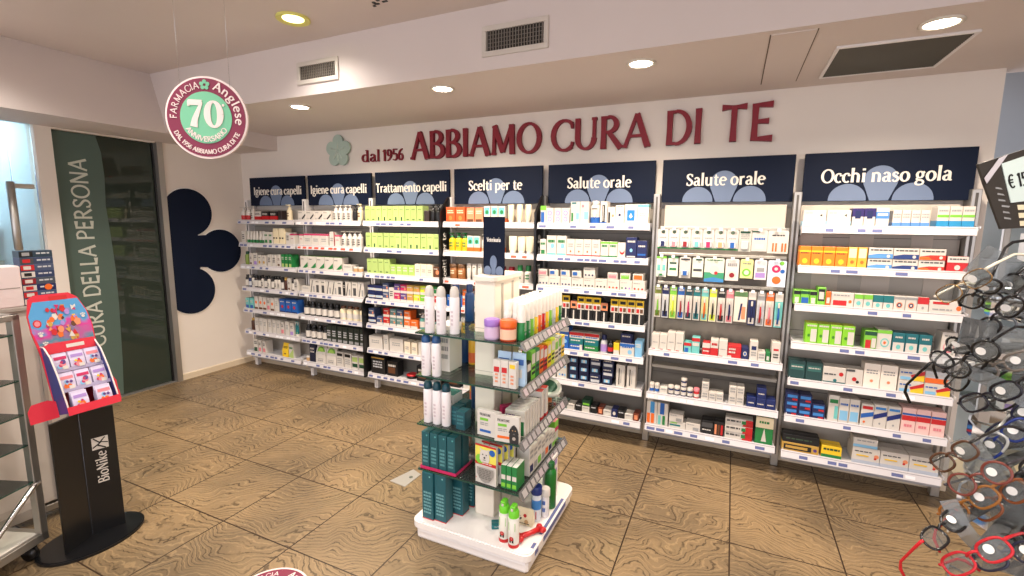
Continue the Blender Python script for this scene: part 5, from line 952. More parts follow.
seq = [('k', .10, 'dark olive'), ('lg', .14, 'leaf green'), ('gr', .138, 'green'), ('org', .135, 'orange'), ('red', .12, 'red'), ('yel', .13, 'yellow'), ('ylg', .14, 'lime yellow'), ('cream', .12, 'cream'), ('w', .13, 'white'), ('yel', .12, 'golden')]
for i, (cc, h, cn) in enumerate(seq):
    TYPES['q'+str(i)] = carton(.052, h, .05, cc, [('r', .1, .55, .9, .9, 'w' if cc not in ('w', 'cream') else 'lg'), ('t', .1, .1, .9, .45, 'k', 2)]); LOOK['q'+str(i)] = ('carton', '')
    isp('q'+str(i), 4.098, -1.54+i*.055, .85, '%s carton along the rail of the second glass shelf, %s from front' % (cn, ORD[i+1]), E90, 'cartons along the rail, second glass shelf')
TYPES['boxb'] = carton(.06, .20, .06, 'cream', [('o', .5, .6, .25, 'sal'), TX('br', 1, .2, .3, .8, .4)]); LOOK['boxb'] = ('carton', ''); isp('boxb', 4.02, -1.08, .85, 'tall cream box at the back of the second glass shelf')
TYPES['wb2'] = carton(.085, .235, .12, (226, 220, 214), [TX('gy', 4, .1, .2, .9, .9)]); LOOK['wb2'] = ('carton', ''); isp('wb2', 3.64, -1.575, .85, 'large white carton behind the blue capped spray cans')
TYPES['blb'] = bottle(.026, .20, (28, 66, 116), (20, 50, 96), capf=.2); LOOK['blb'] = ('bottle', ''); TYPES['ylb'] = bottle(.024, .215, (226, 170, 40), (230, 190, 50), capf=.3, kind='pump', label=(.05, .3, (220, 100, 50))); LOOK['ylb'] = ('bottle', '')
for i, (x, y, z, k, lb) in enumerate([(3.60, -1.40, 1.065, 'blb', 'dark blue bottle on the top glass shelf, left of the post'), (3.66, -1.36, 1.065, 'blb', 'dark blue bottle on the top glass shelf, nearest the post'), (3.655, -1.41, .85, 'blb', 'dark blue bottle on the second glass shelf behind the white carton'), (3.715, -1.42, .85, 'ylb', 'golden yellow pump bottle on the second glass shelf'), (3.61, -1.36, .85, 'blb', 'dark blue bottle on the second glass shelf, rear left'),
        (3.72, -1.40, .60, 'blb', 'dark blue bottle on the third glass shelf beside the post'), (3.765, -1.36, .60, 'blb', 'dark blue bottle on the third glass shelf, touching the post'), (3.67, -1.33, .60, 'ylb', 'golden pump bottle on the third glass shelf')]): isp(k, x, y, z, lb)
TYPES['tlbx'] = carton(.075, .13, .09, (214, 212, 208), [TX('gy', 3, .1, .2, .9, .8)], top=(30, 130, 124)); LOOK['tlbx'] = ('carton', ''); isp('tlbx', 3.665, -1.575, .60, 'pale box with teal lid behind the teal capped cans')
TYPES['dteal'] = carton(.05, .09, .06, (22, 74, 84), [TX((60, 120, 126), 3, .15, .2, .85, .8)], top=(30, 92, 100)); LOOK['dteal'] = ('carton', '')
for i, (x, y) in enumerate([(3.735, -1.62), (3.735, -1.55), (3.79, -1.655)]): isp('dteal', x, y, .60, 'small dark teal carton on the third glass shelf, '+['front left', 'rear', 'beside the post'][i], 0, 'dark teal cartons, third glass shelf')
# third shelf pet boxes
def petbox(col, dark):
    mb = MB(); mb.bbox(-.06, .06, 0, .022, 0, .125, pm('w'), .001); feats(mb, [('r', .12, .14, .62, .24, col), ('t', .14, .38, .5, .52, 'gy', 2), ('r', .14, .60, .5, .70, 'lg')], .12, .125, -.0002)
    if dark:
        feats(mb, [('p', [(.62, .0), (.98, .0), (.98, .3), (.9, .62), (.8, .72), (.7, .66), (.64, .5), (.6, .3)], (44, 42, 44)), ('p', [(.66, .62), (.58, .4), (.66, .38)], (24, 24, 26)), ('p', [(.92, .62), (.99, .36), (.9, .4)], (24, 24, 26)), ('o', .74, .5, .02, 'tan'), ('o', .85, .5, .02, 'tan'), ('o', .80, .36, .045, (96, 92, 92)), ('o', .8, .33, .025, 'k'), ('o', .80, .2, .07, (170, 160, 150))], .12, .125, -.001)
    l = MB(); f = SANS
    text(mb, 'FRONTLINE', pm('dgy'), lambda a, b_, h: (-.046+a, -.0006-h, .098+b_), SANS, .017, .060/(text_w(SANS, 'FRONTLINE')*.017), .0004, 2)
    return [('carton', mb.mesh('carton'))]
TYPES['pb1'] = petbox('b', False); TYPES['pb2'] = petbox('org', True); LOOK['pb1'] = LOOK['pb2'] = ('carton', '')
isp('pb1', 3.945, -1.66, .60, 'white pet treatment box with blue bar, third glass shelf, left one', -.06); isp('pb2', 4.05, -1.678, .60, 'white pet treatment box with black dog picture, third glass shelf', .10)
for i in range(6):
    TYPES['sp%d' % i] = carton(.10, .125, .026, 'w', [('r', .55, .05, .95, .6, [(30, 110, 60), 'lg', 'gr', 'tq', 'lg', 'gr'][i]), TX('pur', 1, .05, .72, .5, .84)], top=(222, 214, 208)); LOOK['sp%d' % i] = ('carton', '')
    isp('sp%d' % i, 4.055, -1.60+i*.034, .60, 'upright pet box filed behind the dog picture box, %s from front' % ORD[i+1], .06, 'pet boxes filed on the third glass shelf')
TYPES['rb3'] = carton(.10, .15, .045, 'w', [('r', .1, .15, .9, .6, 'red'), TX('dgy', 1, .1, .7, .9, .8)], [(.0, .1, 'red')], top=(206, 60, 50)); LOOK['rb3'] = ('carton', '')
for i, y in enumerate((-1.385, -1.325)): isp('rb3', 4.055, y, .60, 'red and white pet box on the third glass shelf, '+['front one', 'rear one'][i], .12, 'red and white pet boxes')
TYPES['pk3'] = carton(.07, .10, .03, 'mag', [('r', .2, .2, .8, .7, 'w')]); LOOK['pk3'] = ('carton', ''); isp('pk3', 3.975, -1.5, .60, 'magenta box beside the post on the third glass shelf', .9)
g = MB(); g.lathe([(.068, 0), (.075, .004), (.075, .014), (.066, .020), (.05, .018)], mat((188, 190, 180), .3), seg=28); g.lathe([(.048, .019), (.04, .0195)], pm('dg'), seg=24)
o = g.build('round_tin', None, (4.045, -1.13, .682)); o.rotation_euler = (.35, .35, 0); tag(o, 'round grey tin tilted on the back of the third glass shelf', 'tin')
TYPES['or3b'] = carton(.09, .05, .06, 'sal', [('r', .1, .2, .9, .8, 'org')]); LOOK['or3b'] = ('carton', ''); isp('or3b', 4.04, -1.16, .60, 'salmon orange box under the round tin', .9)
# fourth shelf
TYPES['tc'] = carton(.046, .19, .06, (24, 82, 90), [TX((90, 146, 150), 5, .2, .12, .8, .62), ('o', .7, .92, .1, (90, 160, 160))], top=(30, 96, 104)); LOOK['tc'] = ('carton', '')
tr = MB(); tr.bbox(3.565, 3.775, -1.675, -1.515, .361, .364, pm('red'), .001); tr.box(3.565, 3.775, -1.676, -1.673, .364, .377, pm('mag')); tr.box(3.773, 3.776, -1.675, -1.515, .364, .377, pm('mag')); tr.box(3.565, 3.568, -1.675, -1.515, .364, .377, pm('mag'))
tr = tr.build('carton_tray'); tag(tr, 'low magenta tray under the teal cartons on the lowest glass shelf', 'tray')
for i, x in enumerate((3.594, 3.644, 3.694, 3.744)):
    for j, y in enumerate((-1.668, -1.592)): isp('tc', x, y, .3645, 'dark teal carton in the magenta tray, %s row, %s from left' % (['front', 'rear'][j], ORD[i+1]), 0, 'dark teal cartons in the magenta tray')
def dogcard():
    mb = MB(); w, h = .115, .195; mb.prism([(-w/2, 0), (w/2, 0), (w/2, h), (-w/2, h)], 0, .018, pm('w'))
    feats(mb, [('r', .0, .55, 1, .97, (226, 216, 90)), ('r', 0, .95, 1, 1, 'red'), ('r', 0, .48, 1, .56, 'red'), ('t', .12, .50, .8, .54, 'w', 1), ('o', .22, .62, .2, 'lg'), ('o', .82, .84, .14, 'b'),
        ('p', [(.22, .62), (.3, .56), (.64, .56), (.70, .64), (.68, .8), (.6, .88), (.32, .88), (.24, .8)], 'w'), ('p', [(.26, .84), (.22, .93), (.34, .88)], 'w'), ('p', [(.66, .84), (.70, .93), (.58, .88)], 'w'), ('o', .38, .76, .03, 'k'), ('o', .55, .76, .03, 'k'), ('o', .465, .685, .045, 'k'), ('r', .40, .62, .53, .635, 'dgy'),
        ('p', [(.1, .42), (.9, .42), (.9, .25), (.7, .08), (.5, .04), (.3, .08), (.1, .25)], (150, 146, 140)), ('t', .2, .12, .8, .38, (96, 92, 88), 6), ('o', .07, .14, .025, 'red')], w, h, -.0002)
    mb.tube([(-.015, .009, h), (-.012, .009, h+.014), (.012, .009, h+.014), (.015, .009, h)], .0025, pm('red'), 6)
    return [('pack', mb.mesh('pack'))]
TYPES['dog'] = dogcard(); LOOK['dog'] = ('pack', '')
for i, (x, y) in enumerate([(3.935, -1.665), (3.950, -1.630), (3.965, -1.598), (3.980, -1.566)]): isp('dog', x, y, .361, 'pet care pack with white dog face and red band, %s from front' % ORD[i+1], -.08, 'pet packs with a white dog face')
TYPES['gbx4'] = carton(.026, .115, .09, 'gr', [('r', .1, .4, .9, .6, 'w'), ('r', .1, .08, .9, .25, 'lg')], top=(226, 224, 216)); LOOK['gbx4'] = ('carton', '')
for i in range(3): isp('gbx4', 4.026+i*.028, -1.66, .361, 'slim green carton behind the dog packs, %s from left' % ORD[i+1], 0, 'slim green cartons, lowest glass shelf')
for i in range(7):
    TYPES['wl%d' % i] = carton(.05, [.15, .14, .15, .13, .14, .12, .10][i], .07, 'w', [('r', .1, .1, .9, .35, ['nv', 'gy', 'lg', 'gy', 'org', 'nv', 'lg'][i]), TX('gy', 2, .1, .5, .9, .85)], top=(226, 216, 208)); LOOK['wl%d' % i] = ('carton', '')
    isp('wl%d' % i, 4.098, -1.49+i*.053, .361, 'white carton along the lowest glass shelf rail, %s from front' % ORD[i+1], E90, 'white cartons along the rail, lowest glass shelf')
TYPES['pk4'] = carton(.06, .12, .05, 'lg', [('r', .1, .1, .9, .5, 'w')], [(.5, .7, 'mag')], top='pink'); LOOK['pk4'] = ('carton', ''); isp('pk4', 4.085, -1.085, .361, 'green and pink carton at the far end of the lowest glass shelf', E90)
# on the base
TYPES['tc2'] = carton(.066, .25, .066, (24, 84, 94), [TX((110, 160, 164), 7, .15, .1, .85, .6), ('o', .72, .93, .07, (120, 180, 180))], [(0, .018, 'red')], top=(32, 100, 108)); LOOK['tc2'] = ('carton', '')
for i, (x, y) in enumerate([(3.616, -1.688), (3.686, -1.680), (3.73, -1.592), (3.655, -1.590), (3.745, -1.50)]): isp('tc2', x, y, .1005, 'tall teal carton with red foot on the island base, '+['front left', 'front right', 'right of the second row', 'left of the second row', 'rearmost'][i], -.02, 'tall teal cartons on the island base')
TYPES['gs'] = bottle(.026, .208, (226, 224, 214), (110, 200, 50), capf=.28, neck=.95, kind='trigger', shoulder=.03, label=(.02, .1, 'red'), F=[('r', .0, .42, 1, .62, 'lg'), ('o', .5, .25, .3, 'red'), ('r', .2, .15, .8, .25, 'k')]); LOOK['gs'] = ('bottle', '')
isp('gs', 4.035, -1.69, .1005, 'green capped pet spray can on the island base, rear left of two'); isp('gs', 4.092, -1.718+.01, .1005, 'green capped pet spray can on the island base, front right of two')
bn = MB(); RD = pm('red', .3); pts = [(-.06, 0, .02), (0, 0, .018), (.06, 0, .02)]; bn.tube(pts, [.014, .011, .014], RD, 10)
for sx in (-1, 1):
    for sy in (-1, 1): bn.tube([(sx*.052, sy*.006, .02), (sx*.066, sy*.016, .02), (sx*.078, sy*.020, .02)], [.013, .016, .009], RD, 10)
o = bn.build('bone_toy', None, (4.135, -1.585, .099), 1.0); tag(o, 'red bone-shaped dog toy lying on the island base', 'dog toy')
TYPES['pat'] = pouch(.10, .085, .03, 'cream', [('o', .3, .5, .12, 'dgy'), ('o', .6, .7, .1, 'red'), ('o', .7, .3, .12, 'tan'), ('t', .1, .1, .9, .2, 'k', 1)]); LOOK['pat'] = ('pouch', ''); isp('pat', 4.07, -1.52, .1005, 'small patterned bag behind the red bone toy')
TYPES['tqf'] = carton(.09, .02, .05, 'teal', [TX('w')]); LOOK['tqf'] = ('carton', ''); isp('tqf', 3.985, -1.60, .1005, 'flat teal box lying behind the green spray cans', .5)
TYPES['bls'] = bottle(.025, .185, (220, 226, 234), (26, 44, 110), capf=.22, neck=.9, label=(.35, .62, (60, 130, 200)), F=[('r', .2, .08, .8, .3, 'red')]); TYPES['wsp'] = bottle(.021, .155, (232, 228, 228), 'w', capf=.25, neck=.95, F=[TX('b', 2, .2, .1, .8, .6)]); TYPES['gbt'] = bottle(.032, .25, (26, 110, 40), (20, 90, 40), capf=.12, F=[('o', .5, .45, .25, 'red')])
for k in ('bls', 'wsp', 'gbt'): LOOK[k] = ('bottle', '')
isp('bls', 4.112, -1.475, .1005, 'blue and white spray bottle with navy cap on the island base'); isp('wsp', 4.142, -1.425, .1005, 'plain white spray bottle beside the navy capped one'); isp('gbt', 4.135, -1.345, .1005, 'green bottle on the island base behind the white one')
TYPES['wtb'] = carton(.075, .25, .06, (234, 226, 222), [TX('lil', 4, .2, .1, .8, .9)]); LOOK['wtb'] = ('carton', ''); isp('wtb', 4.135, -1.235, .1005, 'tall white box at the far corner of the island base', E90)

# ================================================================== BLACK FLOOR STAND WITH CARD DISPLAY
t = empty('floor_display_stand', (2.12, -2.42, 0), E90); tag(t, 'black floor stand with oval base and colourful card tray, at the left', 'display stand')
g = MB(); BK = mat((16, 17, 20), .28); n = 48
g.prism([(.215*math.cos(2*PI*i/n)+.0, .165*math.sin(2*PI*i/n)+.02) for i in range(n)], 0, .012, BK, 'z'); g.prism([(.208*math.cos(2*PI*i/n), .158*math.sin(2*PI*i/n)+.02) for i in range(n)], .012, .015, BK, 'z'); g.build('base', t)
g = MB(); g.prism([(-.128, -.035), (-.005, .020), (.005, .020), (.128, -.010), (.128, .005), (0, .036), (-.128, -.020)], .015, .66, BK, 'z'); g.build('column', t)
g = MB(); EG = mat((70, 74, 84), .15)
g.tube([(0, .0195, .02), (0, .0195, .655)], .0016, EG, 6); g.build('fold_highlight', t)  # lighter line along the fold, a painted highlight on the panel edge
l = MB(); cu = Vector((.123, -.030, 0)).normalized(); lo = Vector((.012, .0175, .0)); k1 = lo+cu*.075
fnl = lambda a, b_, h: tuple(k1+Vector((0, 0, .275+a))-cu*b_+Vector((-.236, -.97, 0))*(.0015+h))
text(l, 'BioNike' if all(c in BOOK for c in 'BioNike') else 'Bioni', pm('w'), fnl, BOOK, .062, 1, .001, 3) if 'k' in BOOK else None
l_k = glyphs(.10, .05, .0); l_k['k'] = (.48, [L_(.12, 0, .12, .74, .1), L_(.14, .2, .40, .46, .05), L_(.2, .26, .43, 0, .1)])
sq = .165/(text_w(l_k, 'BioNike')*.062); text(l, 'BioNike', pm('w'), fnl, l_k, .062, sq, .001, 3)
fq = lambda a, b_: fnl(a, b_, .0)
q0 = [(.178, -.012), (.178, .052), (.24, .052), (.24, -.012)]; l.add([fq(*q) for q in q0], [(0, 1, 2, 3)], pm('w'))
fq2 = lambda a, b_, h: fnl(a, b_, h+.001)
l.ribbon([(.18, .0, .006), (.20, .03, .009), (.225, .01, .006)], BK, fq2, .0008); l.ribbon([(.19, .05, .006), (.21, .02, .008), (.238, .045, .005)], BK, fq2, .0008); l.ribbon([(.205, -.01, .005), (.215, .02, .007), (.235, .0, .005)], BK, fq2, .0008)
l.build('lettering', t)
TM = Matrix.Translation((-.018, -.085, .712)) @ Matrix.Rotation(math.radians(-15), 4, 'X') @ Matrix.Diagonal((.84, .9, .92, 1))
tray = MB(); tray.M = TM
PKR = mat((206, 40, 60), .4)
out = [(-.115, 0), (.125, 0), (.130, .30), (.135, .42), (.125, .50), (.095, .575), (.06, .602), (-.09, .602), (-.115, .585), (-.135, .50), (-.135, .42), (-.12, .30)]
tray.prism(out, 0, .006, PKR); inn = out; inn2 = [(a, b_) for a, b_ in inn if b_ > .3]
tray.build('backboard', t)
pr = bpy.data.materials.new('printed_gradient_card'); pr.use_nodes = True; nt = pr.node_tree; nn = nt.nodes; bb_ = nn['Principled BSDF']; tc = nn.new('ShaderNodeTexCoord'); sx_ = nn.new('ShaderNodeSeparateXYZ'); nt.links.new(tc.outputs['Generated'], sx_.inputs[0])
nz = nn.new('ShaderNodeTexNoise'); nz.inputs['Scale'].default_value = 2.2; nt.links.new(tc.outputs['Generated'], nz.inputs['Vector']); ad = nn.new('ShaderNodeMath'); ad.operation = 'ADD'; nt.links.new(sx_.outputs[1], ad.inputs[0]); nt.links.new(nz.outputs['Fac'], ad.inputs[1])
cr = nn.new('ShaderNodeValToRGB'); nt.links.new(ad.outputs[0], cr.inputs[0]); el = cr.color_ramp.elements; el[0].position = .35; el[0].color = (*lin((222, 92, 110)), 1); el[1].position = 1.25; el[1].color = (*lin((80, 150, 200)), 1); q = el.new(.62); q.color = (*lin((60, 130, 150)), 1); q = el.new(.9); q.color = (*lin((200, 50, 140)), 1)
nt.links.new(cr.outputs[0], bb_.inputs['Base Color']); bb_.inputs['Roughness'].default_value = .35
art = MB(); art.M = TM
art.add([(a, -.0008, b_) for a, b_ in [(-.112, .335), (.125, .335), (.130, .43), (.120, .50), (.094, .568), (-.10, .568), (-.130, .50), (-.130, .42)]], [tuple(range(8))], pr)
rnd = random.Random(12)
for i in range(42):   # confetti of printed shapes
    a, b_ = rnd.uniform(-.07, .075), rnd.uniform(.36, .54); r = rnd.uniform(.006, .017); c = rnd.choice(['org', 'yel', 'sal', 'br', 'mag', 'gold', 'w', 'lil', 'red'])
    k = rnd.choice([3, 5, 8]); a0 = rnd.uniform(0, 6); art.add([(a+r*math.cos(a0+2*PI*j/k), -.0012-.00012*i, b_+r*1.3*math.sin(a0+2*PI*j/k)) for j in range(k)], [tuple(range(k))], pm(c))
art.add([(a, -.0016, b_) for a, b_ in [(-.03, .568), (.05, .568), (.05, .590), (-.03, .590)]], [(0, 1, 2, 3)], pm('red'))
for x, zz in [(-.10, .40), (.098, .47), (-.09, .35)]:
    for dx, dz, r in [(0, 0, .008), (-.008, .011, .004), (0, .014, .004), (.008, .011, .004)]: art.add([(x+dx+r*math.cos(2*PI*j/10), -.0075, zz+dz+r*math.sin(2*PI*j/10)) for j in range(10)], [tuple(range(10))], pm('w'))
art.add([(-.102+.018*math.cos(2*PI*j/16), -.0016, .46+.02*math.sin(2*PI*j/16)) for j in range(16)], [tuple(range(16))], pm('red')); art.add([(-.102+.012*math.cos(2*PI*j/16), -.0019, .46+.013*math.sin(2*PI*j/16)) for j in range(16)], [tuple(range(16))], pm('pink'))
art.build('printed_art', t)
sd = MB(); sd.M = TM; BLU = mat((60, 64, 130), .4)
for x in (-.112, .112):
    sd.prism([(0, 0), (-.125, 0), (-.120, .05), (-.100, .18), (-.070, .28), (-.030, .335), (0, .345)], x-.002, x+.002, BLU, 'x')
    ed = [(0, .345), (-.030, .337), (-.070, .282), (-.100, .181), (-.120, .05), (-.125, 0)]; sd.tube([(x, a, b_) for a, b_ in ed], .004, PK, 6)
sd.prism([(-.115, .300), (.115, .300), (.118, .34), (.105, .352), (-.09, .352), (-.112, .342)], -.034, -.030, PKR); sd.add([(a, -.0345, b_) for a, b_ in [(-.02, .318), (.06, .318), (.06, .336), (-.02, .336)]], [(0, 1, 2, 3)], pm('w'))
sd.build('tray_side', t)
stp = MB(); stp.M = TM
TI = [(.0, -.125, -.085), (.105, -.088, -.055), (.205, -.058, -.030)]
for zz, y0, y1 in TI: stp.box(-.110, .110, y0, 0, zz-.001, zz+.003, BLU); stp.box(-.110, .110, y0-.002, y0, zz-.004, zz+.014, PKR if zz == 0 else mat((170, 160, 190), .4))
stp.box(-.118, .118, -.130, -.126, -.012, .028, PKR); stp.build('tray_tier', t)
wg = MB(); wg.M = TM
wg.prism([(-.235, -.01), (-.118, -.01), (-.118, .07), (-.150, .085), (-.215, .080), (-.235, .05)], -.030, -.027, PKR); wg.build('side_wing', t); wg = MB(); wg.M = TM; wg.prism([(.116, .06), (.150, .05), (.152, .10), (.140, .125), (.116, .12)], -.06, -.057, PKR); wg.build('side_wing', t); wg = MB(); wg.M = TM; wg.prism([(.116, -.01), (.135, .0), (.135, .05), (.116, .07)], -.10, -.097, PKR); wg.build('side_wing', t)
# little blister packs in the tray
WMx = Matrix.Translation((2.12, -2.42, 0)) @ Matrix.Rotation(E90, 4, 'Z') @ TM
rnd = random.Random(5)
for v in range(3):
    F = [('r', .05, .75, .95, .95, ['lil', 'pink', 'mag'][v])]+[('o', rnd.uniform(.25, .75), rnd.uniform(.2, .6), rnd.uniform(.08, .2), rnd.choice(['pink', 'org', 'pur', 'mag', 'yel', 'lb'])) for _ in range(7)]+[('r', .5, .08, .9, .3, 'w')]
    TYPES['kp%d' % v] = pouch(.066, .088, .022, (206, 196, 222), F); LOOK['kp%d' % v] = ('blister pack', '')
cnt = 0
for ti, (xs, row) in enumerate([((-.052, .055), 'bottom'), ((-.072, -.002, .072), 'middle'), ((-.068, .004, .074), 'top')]):
    zz, y0, y1 = TI[ti]
    for j, x in enumerate(xs):
        for dep in range(2):
            o = put('kp%d' % ((ti+j) % 3), 'blister_pack', (0, 0, 0), 0, 'small lilac blister pack, %s tier of the red card tray, %s from left, %s' % (row, ORD[j+1], ['front', 'behind'][dep]), 'blister pack', 'small blister packs in the card tray')
            o.matrix_world = WMx @ Matrix.Translation((x+dep*.004, y0+.006+dep*.024 if ti < 2 else y0+.003+dep*.022, zz+.0035+dep*.004)) @ Matrix.Rotation(math.radians(3), 4, 'X') @ Matrix.Scale(1.0 if ti else 1.05, 4)

# ================================================================== GLASS DISPLAY CABINETS AT THE LEFT
t = empty('glass_display_cabinet', (2.055, -2.5636, 0), math.atan2(-.93, .36)); tag(t, 'grey framed cabinet with empty glass shelves at the left edge', 'display cabinet')
g = MB(); AL = brushed('satin_aluminium', (168, 164, 158), .4)
for x in (0, .98):
    for y in (-.26, 0): g.bbox(x-.0, x+.034, y-.034, y, .085, 1.165, AL, .003)
for z0, z1 in ((.085, .125), (1.145, 1.172)):
    g.bbox(0, 1.014, -.030, 0, z0, z1, AL, .003); g.bbox(0, 1.014, -.294, -.264, z0, z1, AL, .003); g.bbox(0, .030, -.28, 0, z0, z1, AL, .003); g.bbox(.984, 1.014, -.28, 0, z0, z1, AL, .003)
g.build('frame', t)
g = MB(); g.box(.03, .984, -.27, -.02, .118, .126, mat((206, 200, 192), .5)); g.build('bottom_deck', t)
g = MB(); g.box(.032, .984, -.235, -.228, .126, 1.145, mat((214, 206, 198), .5)); g.build('back_panel', t)
for z in (1.085, .875, .715, .57, .39):
    g = MB(); g.box(.036, .978, -.226, -.004, z-.006, z, GREENGL); g.box(.036, .978, -.0045, -.002, z-.006, z, EDGE); so = g.build('glass_shelf', t)
    b_ = MB()
    for x in (.10, .50, .90): b_.tube([(x, -.228, z-.06), (x, -.15, z-.055), (x, -.06, z-.010), (x, -.04, z-.009), (x, -.14, z-.012), (x, -.228, z-.012)], .003, GREYM, 6)
    b_.build('wire_bracket', so)
g = MB(); g.tube([(.03, .016, .385), (.06, .024, .38), (.30, .024, .17), (.42, .022, .11)], .011, CHROME, 10); g.tube([(.05, 0, .38), (.05, .02, .38)], .006, CHROME, 8); g.build('push_bar', t)
for x, y in ((.05, -.05), (.95, -.05), (.05, -.25), (.95, -.25)):
    c = MB(); c.tube([(x-.014, y, .035), (x+.014, y, .035)], .034, BLACKM, 14); c.bbox(x-.020, x+.020, y-.02, y+.02, .045, .086, BLACKM, .004); c.build('caster', t)
g = MB(); g.box(.04, .60, -.06, -.056, 1.172, 1.36, mat((20, 28, 70), .4)); g.box(.04, .60, -.064, -.060, 1.172, 1.36, WHITEM)
o = g.build('counter_card', None, (2.055, -2.5636, .0), math.atan2(-.93, .36)); tag(o, 'navy and white card standing on the glass cabinet at the left edge', 'card')
t = empty('tall_display_cabinet', (1.62, -2.45, 0)); tag(t, 'pale grey tall cabinet between the glass cabinet and the black stand', 'display cabinet')
g = MB(); PG = mat((196, 186, 176), .5); PG2 = mat((158, 150, 142), .5)
g.bbox(-.02, .10, -.32, .16, .10, 1.135, PG, .004); g.box(.10, .104, -.30, -.02, .14, 1.11, mat((210, 200, 190), .5)); g.box(.10, .112, .05, .065, .10, 1.13, PG2); g.box(.10, .112, .135, .16, .10, 1.13, PG2); g.build('body', t)
g = MB(); g.bbox(-.03, .115, -.33, .17, 1.135, 1.155, PG2, .003); g.build('top', t)
g = MB(); g.bbox(.02, .10, .0, .33, .050, .085, AL, .003); g.bbox(-.02, .02, -.32, .16, .05, .10, PG2, .003); g.bbox(.02, .10, -.32, 0, .05, .10, PG2, .003); g.build('foot_bar', t)
for y in (-.28, .32):
    c = MB(); c.tube([(.05, y, .028), (.078, y, .028)], .028, BLACKM, 16); c.bbox(.046, .082, y-.016, y+.016, .034, .052, BLACKM, .003); c.tube([(.046, y, .028), (.082, y, .028)], .010, GREYM, 10); c.build('caster', t)
g = MB(); g.bbox(1.60, 1.72, -2.56, -2.425, 1.156, 1.36, mat((224, 208, 206), .35), .006); g.box(1.7205, 1.7215, -2.55, -2.435, 1.25, 1.254, PG2); o = g.build('plastic_box'); tag(o, 'pale pinkish plastic box on the tall cabinet', 'box')
for i in range(8):
    c1 = [(52, 70, 100), (60, 80, 112), 'nv', (64, 74, 90), (46, 60, 96), (70, 82, 110), (52, 66, 96), (40, 60, 76)][i]
    TYPES['cs%d' % i] = carton(.13, .034, .07, c1, [('r', 0, .1, .4, .9, ['w', 'red', 'w', 'dred', 'w', 'red', 'dgy', 'k'][i]), ('r', .08, .25, .3, .75, ['k', 'w', 'red', 'w', 'k', 'w', 'red', 'gy'][i]), ('t', .5, .3, .9, .7, 'sil', 1)]+([('o', .75, .5, .12, 'org')] if i == 2 else [])); LOOK['cs%d' % i] = ('carton', '')
    isp('cs%d' % i, 1.70, -2.352, 1.156+i*.0345, 'flat slate blue carton with red and white print, %s from bottom of the stack on the tall cabinet' % ORD[i+1] if i < 3 else 'slate blue carton, %s from bottom of the stack on the tall cabinet' % ORD[i+1], E90, 'slate blue cartons stacked on the tall cabinet')

# ================================================================== SHOWCASE BEYOND THE WALL END
t = empty('glass_showcase', (6.9, .35, 0)); tag(t, 'glass showcase beyond the end of the shelving wall at the right', 'display cabinet')
g = MB()
for x in (-.55, .55):
    for y in (-.2, .2): g.bbox(x-.015, x+.015, y-.015, y+.015, 0, 1.75, AL, .003)
g.bbox(-.565, .565, -.215, .215, 1.75, 1.79, AL, .003); g.bbox(-.565, .565, -.215, .215, 0, .14, mat((208, 190, 150), .5), .003); g.build('frame', t)
for z in (.5, .8, 1.1, 1.4): g = MB(); g.box(-.55, .55, -.2, .2, z-.007, z, GREENGL); g.box(-.55, .55, -.203, -.2, z-.007, z, EDGE); g.build('glass_shelf', t)
g = MB(); g.box(-.55, .55, .195, .2, .14, 1.75, mat((176, 186, 190), .5)); g.build('back_panel', t)
k = 0
for z in (.5, .8, 1.1, 1.4):
    for i in range(4):
        key = ['wlil', 'wt7', 'whi', 'wgt', 'lb7'][(k*3) % 5]; k += 1
        isp(key, 6.5+i*.24, .2, z, 'white carton on the glass showcase at right, shelf at %s, %s from left' % (['lowest level', 'second level', 'third level', 'top level'][[.5, .8, 1.1, 1.4].index(z)], ORD[i+1]), 0, 'cartons in the glass showcase')

# ================================================================== READING GLASSES RACK
K = 1.42
RX, RY = 5.685, -1.985
t = t_rack = empty('eyewear_rack', (RX, RY, 0)); tag(t, 'revolving rack of reading glasses with clear acrylic arms at the right edge', 'display rack')
g = MB(); g.lathe([(.24, 0), (.24, .012), (.05, .03), (.035, .06)], AL, seg=32); g.build('base', t)
g = MB(); g.tube([(0, 0, .05), (0, 0, 1.66)], .022, CHROME, 16); g.build('pole', t)
ACR = glass('grey_acrylic', (212, 215, 215), .15, .05)
for z in (.62, .86, 1.06, 1.24, 1.38):
    g = MB(); n = 24; r0, r1 = .165, .17
    for i in range(n):
        a, b_ = 2*PI*i/n, 2*PI*(i+1)/n
        g.add([(r*math.cos(q), r*math.sin(q), zz) for q in (a, b_) for r, zz in ((r0, z), (r1, z), (r1, z+.035), (r0, z+.035))], [(0, 1, 5, 4), (1, 2, 6, 5), (2, 3, 7, 6), (3, 0, 4, 7)], ACR)
    for i in range(6): a = 2*PI*i/6+.3; g.tube([(0, 0, z+.01), (r0*math.cos(a), r0*math.sin(a), z+.01)], .003, CHROME, 6)
    g.build('acrylic_ring', t)
Bm = Matrix(((r2.x, fw.x, u2.x), (r2.y, fw.y, u2.y), (r2.z, fw.z, u2.z)))   # viewing directions, to orient the pairs
